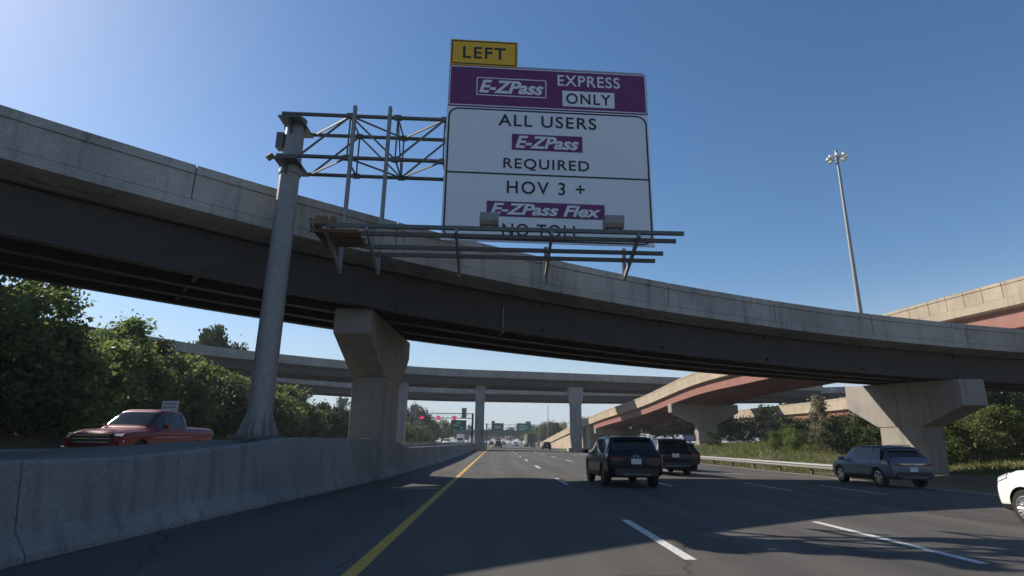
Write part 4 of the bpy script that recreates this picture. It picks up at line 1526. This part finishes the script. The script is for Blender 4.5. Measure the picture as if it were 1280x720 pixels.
def tree(x, y, h, label, group, var, far=False, wide=1.0, z=None):
    t = thing('tree', label, 'tree', (x, y, gz(x, y) if z is None else z), rv.uniform(0, 6.28), group)
    H = 9.6 if far else 6.6
    s = h / H
    t.scale = (s * wide, s * wide, s)
    link('crown', (far_crowns if far else crowns)[var], t)
    link('trunk', (far_trunks if far else trunks)[var % 2], t)
    return t


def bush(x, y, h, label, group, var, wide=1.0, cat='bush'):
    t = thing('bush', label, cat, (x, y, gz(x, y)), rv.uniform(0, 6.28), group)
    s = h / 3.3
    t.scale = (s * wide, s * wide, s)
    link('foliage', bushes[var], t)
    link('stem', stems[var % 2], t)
    return t


LB = 'leafy tree in the dense green row on the bank left of the opposite carriageway'
GB = 'trees in the row on the left bank'
for x, y, top in ((-25, 14, 9.8), (-26, 20, 10.2), (-25.5, 25, 10.2), (-26, 29.4, 10.4), (-26.3, 33, 9.7), (-25.8, 36.3, 7.2), (-26, 40.5, 8.7), (-26.4, 45.5, 8.1), (-26, 50, 7.6), (-26, 54.5, 7.3), (-26, 59, 7.2), (-26, 64, 7.2), (-26, 69, 7.1),
                  (-26, 75, 6.4), (-26, 81, 6.0), (-26, 88, 5.6), (-26, 96, 5.0), (-26, 104, 4.2), (-29.5, 31, 8.8), (-30, 42, 8.4), (-30, 52, 8.2), (-30, 64, 8.2), (-30, 76, 7.4)):
    tree(x, y, (top - gz(x, y)) * 1.0, LB, GB, rv.choice((0, 0, 1, 1, 2, 3)), wide=rv.uniform(1.0, 1.25) * (1.15 if top < 7 else 1))
LB3 = 'mid height leafy bush filling the row of trees on the left bank'
for y in np.arange(15, 108, 4.2):
    bush(-24.2 - rv.uniform(0, 1.0), y + rv.uniform(-.8, .8), rv.uniform(3.8, 4.8) * (1 if y < 75 else .75), LB3, 'bushes among the trees on the left bank', rv.choice((0, 1, 0, 2)), 1.1)
LB2 = 'low leafy shrub at the foot of the bank behind the opposite carriageway'
for k, y in enumerate(list(np.arange(14, 100, 3.4)) + list(np.arange(103, 230, 5.5))):
    bush(-22.2 - rv.uniform(0, .9) - (1.5 if 33 < y < 42 else 0), y + rv.uniform(-.6, .6), rv.uniform(2.9, 4.3), LB2, 'shrubs at the foot of the left bank', rv.choice((0, 2, 2, 1)), 1.15)
tree(-46.5, 96, 19.8, 'single round tree showing above the second flyover on the left', None, 3, True, 0.5, z=.5)
tree(-43.6, 97.5, 17.0, 'small tree just right of the round one above the second flyover', None, 3, True, .4, z=.5)

RB = 'leafy sunlit bush in the hedge on the right verge beyond the right pier'
GR = 'bushes in the hedge on the right'
for x, y, hh in ((30.8, 39.5, 2.6), (33, 38.8, 3.0), (35.5, 39.5, 3.1), (38, 40, 3.3), (40.5, 41, 3.4), (43, 42, 3.5), (31.5, 43, 3.0), (34.5, 43.5, 3.6), (38, 45, 3.9), (42, 46, 4.0), (46, 45, 4.2), (29.8, 46.0, 2.6)):
    bush(x, y, hh, RB, GR, rv.choice((0, 1, 3, 1, 3)), 1.1)
for x, y, hh in ((26.6, 51, 1.6), (28.4, 47.5, 2.2), (30.0, 52, 2.1), (26.4, 54, 1.4), (29.2, 57, 1.9), (31.5, 49.5, 2.6)):
    bush(x, y, hh, 'shrub growing between the ramp pier and the broad right pier', 'shrubs between the two right piers', rv.choice((0, 2, 1, 2)), 1.1)
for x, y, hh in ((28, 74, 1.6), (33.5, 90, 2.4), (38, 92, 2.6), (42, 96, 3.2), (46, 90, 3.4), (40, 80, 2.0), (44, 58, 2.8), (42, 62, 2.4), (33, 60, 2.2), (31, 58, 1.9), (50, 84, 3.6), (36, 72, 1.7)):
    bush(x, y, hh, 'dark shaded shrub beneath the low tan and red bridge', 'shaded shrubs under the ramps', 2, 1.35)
for x, y, hh in ((52, 52, 7.5), (57, 50, 7.5), (49, 60, 7), (61, 56, 8.2), (56, 62, 8)):
    tree(x, y, hh, 'dark tree behind the hedge at the right edge under the red ramp', 'trees behind the right hedge', 3, wide=1.2)
for x, y, hh in ((70, 70, 9), (78, 90, 9), (72, 110, 9), (70, 125, 9), (74, 140, 10), (40, 160, 8), (50, 170, 9), (33, 215, 8), (39, 118, 6), (43, 112, 6.5), (47, 120, 6.5), (41, 132, 7), (47, 138, 7), (36, 128, 5.5), (51, 108, 6)):  # later trees are added to darken the bright opening under the ramp
    tree(x, y, hh, 'tree in the background wood and added infill beyond the red ramps', 'background trees beyond the ramps', rv.choice((0, 1, 2)), True, 1.2)

# feathery tall weeds
wd_ = [leaf_mesh('plume', 91 + k, .75, .75, 4.6, 1.2, 22, 16, .26, M['drygrass'], .2, sprigs=7) for k in range(2)]
for i, (x, y, hh) in enumerate(((27.6, 48.2, 3.7), (26.6, 47.6, 3.0), (28.6, 50.2, 4.1))):
    t = thing('tall_weed', 'tall feathery pale plumed weed left of the broad right pier', 'weed', (x, y, gz(x, y)), i, 'plumed weeds beside the right pier')
    t.scale = (hh / 4.6,) * 3
    link('plume', wd_[i % 2], t)
    link('stem', stems[i % 2], t)

# far trees round the vanishing point
FT = 'distant tree in the dark belt on the horizon beyond the gantries'
for x, y, hh in ((-27, 225, 9.8), (-31, 240, 11), (-24, 240, 7.5), (-38, 250, 10), (-21, 270, 8), (-33, 300, 11), (-26, 330, 10), (-20, 350, 11), (-44, 290, 12), (-52, 250, 12), (-60, 230, 12), (-30, 190, 7), (-36, 170, 7), (-28, 150, 5.5),
                 (-17, 420, 11), (-9, 450, 9), (-2, 470, 10), (6, 460, 10), (14, 450, 11), (22, 440, 12), (30, 430, 12), (38, 400, 13), (46, 380, 12), (-24, 440, 12), (-33, 410, 13)):
    tree(x, y, hh, FT, 'distant trees along the horizon', rv.choice((0, 1, 2)), True, 1.15)
for x, y, hh in ((20.5, 262, 7.8), (24, 275, 8.2), (17.8, 280, 6.4), (28, 255, 7.5), (31, 280, 9)):
    tree(x, y, hh, 'distant green tree between the green sign and the foot of the ramp', 'distant trees by the ramp foot', 1, True, 1.2)
tree(25.6, 246, 9.8, 'distant dark round tree rising over the foot of the ramp', None, 3, True, 1.0)

# rough grass on the right verge and below the hedge
rgn = np.random.default_rng(5)
n = 42000
X = rgn.uniform(19.4, 46, n); Y = 31 + (rgn.uniform(0, 1, n) ** 1.3) * 50
keep = (X > 19.5 + np.maximum(0, (38 - Y)) * .9)
X, Y = X[keep], Y[keep]; n = len(X)
Z = np.array([gz(a, c) for a, c in zip(X, Y)])
A_ = rgn.uniform(0, 6.28, n); Hh = rgn.uniform(.10, .36, n) * (1 + .5 * np.sin(X * .9) * np.sin(Y * .6)); Ln = rgn.normal(size=(n, 2)) * .16
wv = .04
V = np.stack([np.stack([X - wv * np.cos(A_), Y - wv * np.sin(A_), Z - .03], 1), np.stack([X + wv * np.cos(A_), Y + wv * np.sin(A_), Z - .03], 1), np.stack([X + Ln[:, 0], Y + Ln[:, 1], Z + Hh], 1)], 1).reshape(-1, 3)
me = bpy.data.meshes.new('rough_grass')
me.vertices.add(3 * n); me.vertices.foreach_set('co', V.ravel())
me.loops.add(3 * n); me.loops.foreach_set('vertex_index', np.arange(3 * n))
me.polygons.add(n); me.polygons.foreach_set('loop_start', np.arange(n) * 3); me.polygons.foreach_set('loop_total', np.full(n, 3))
me.materials.append(M['grassm']); me.update()
o = link('rough_grass', me)
o['kind'] = 'stuff'
o['label'] = 'rough green roadside grass'

# ------------------------------------------------------------------ summer haze in the air
hz, ht, hb = _mat('haze air')
hz.node_tree.nodes.remove(hb)
pv = ht.nodes.new('ShaderNodeVolumePrincipled')
pv.inputs['Color'].default_value = (.86, .90, .95, 1)
pv.inputs['Density'].default_value = .0004
pv.inputs['Anisotropy'].default_value = .0
ht.links.new(pv.outputs[0], ht.nodes['Material Output'].inputs['Volume'])
b = MB(); b.box((0, 1200, 18.5), (3200, 3800, 43))
o = b.build('haze', hz)
o['kind'] = 'stuff'
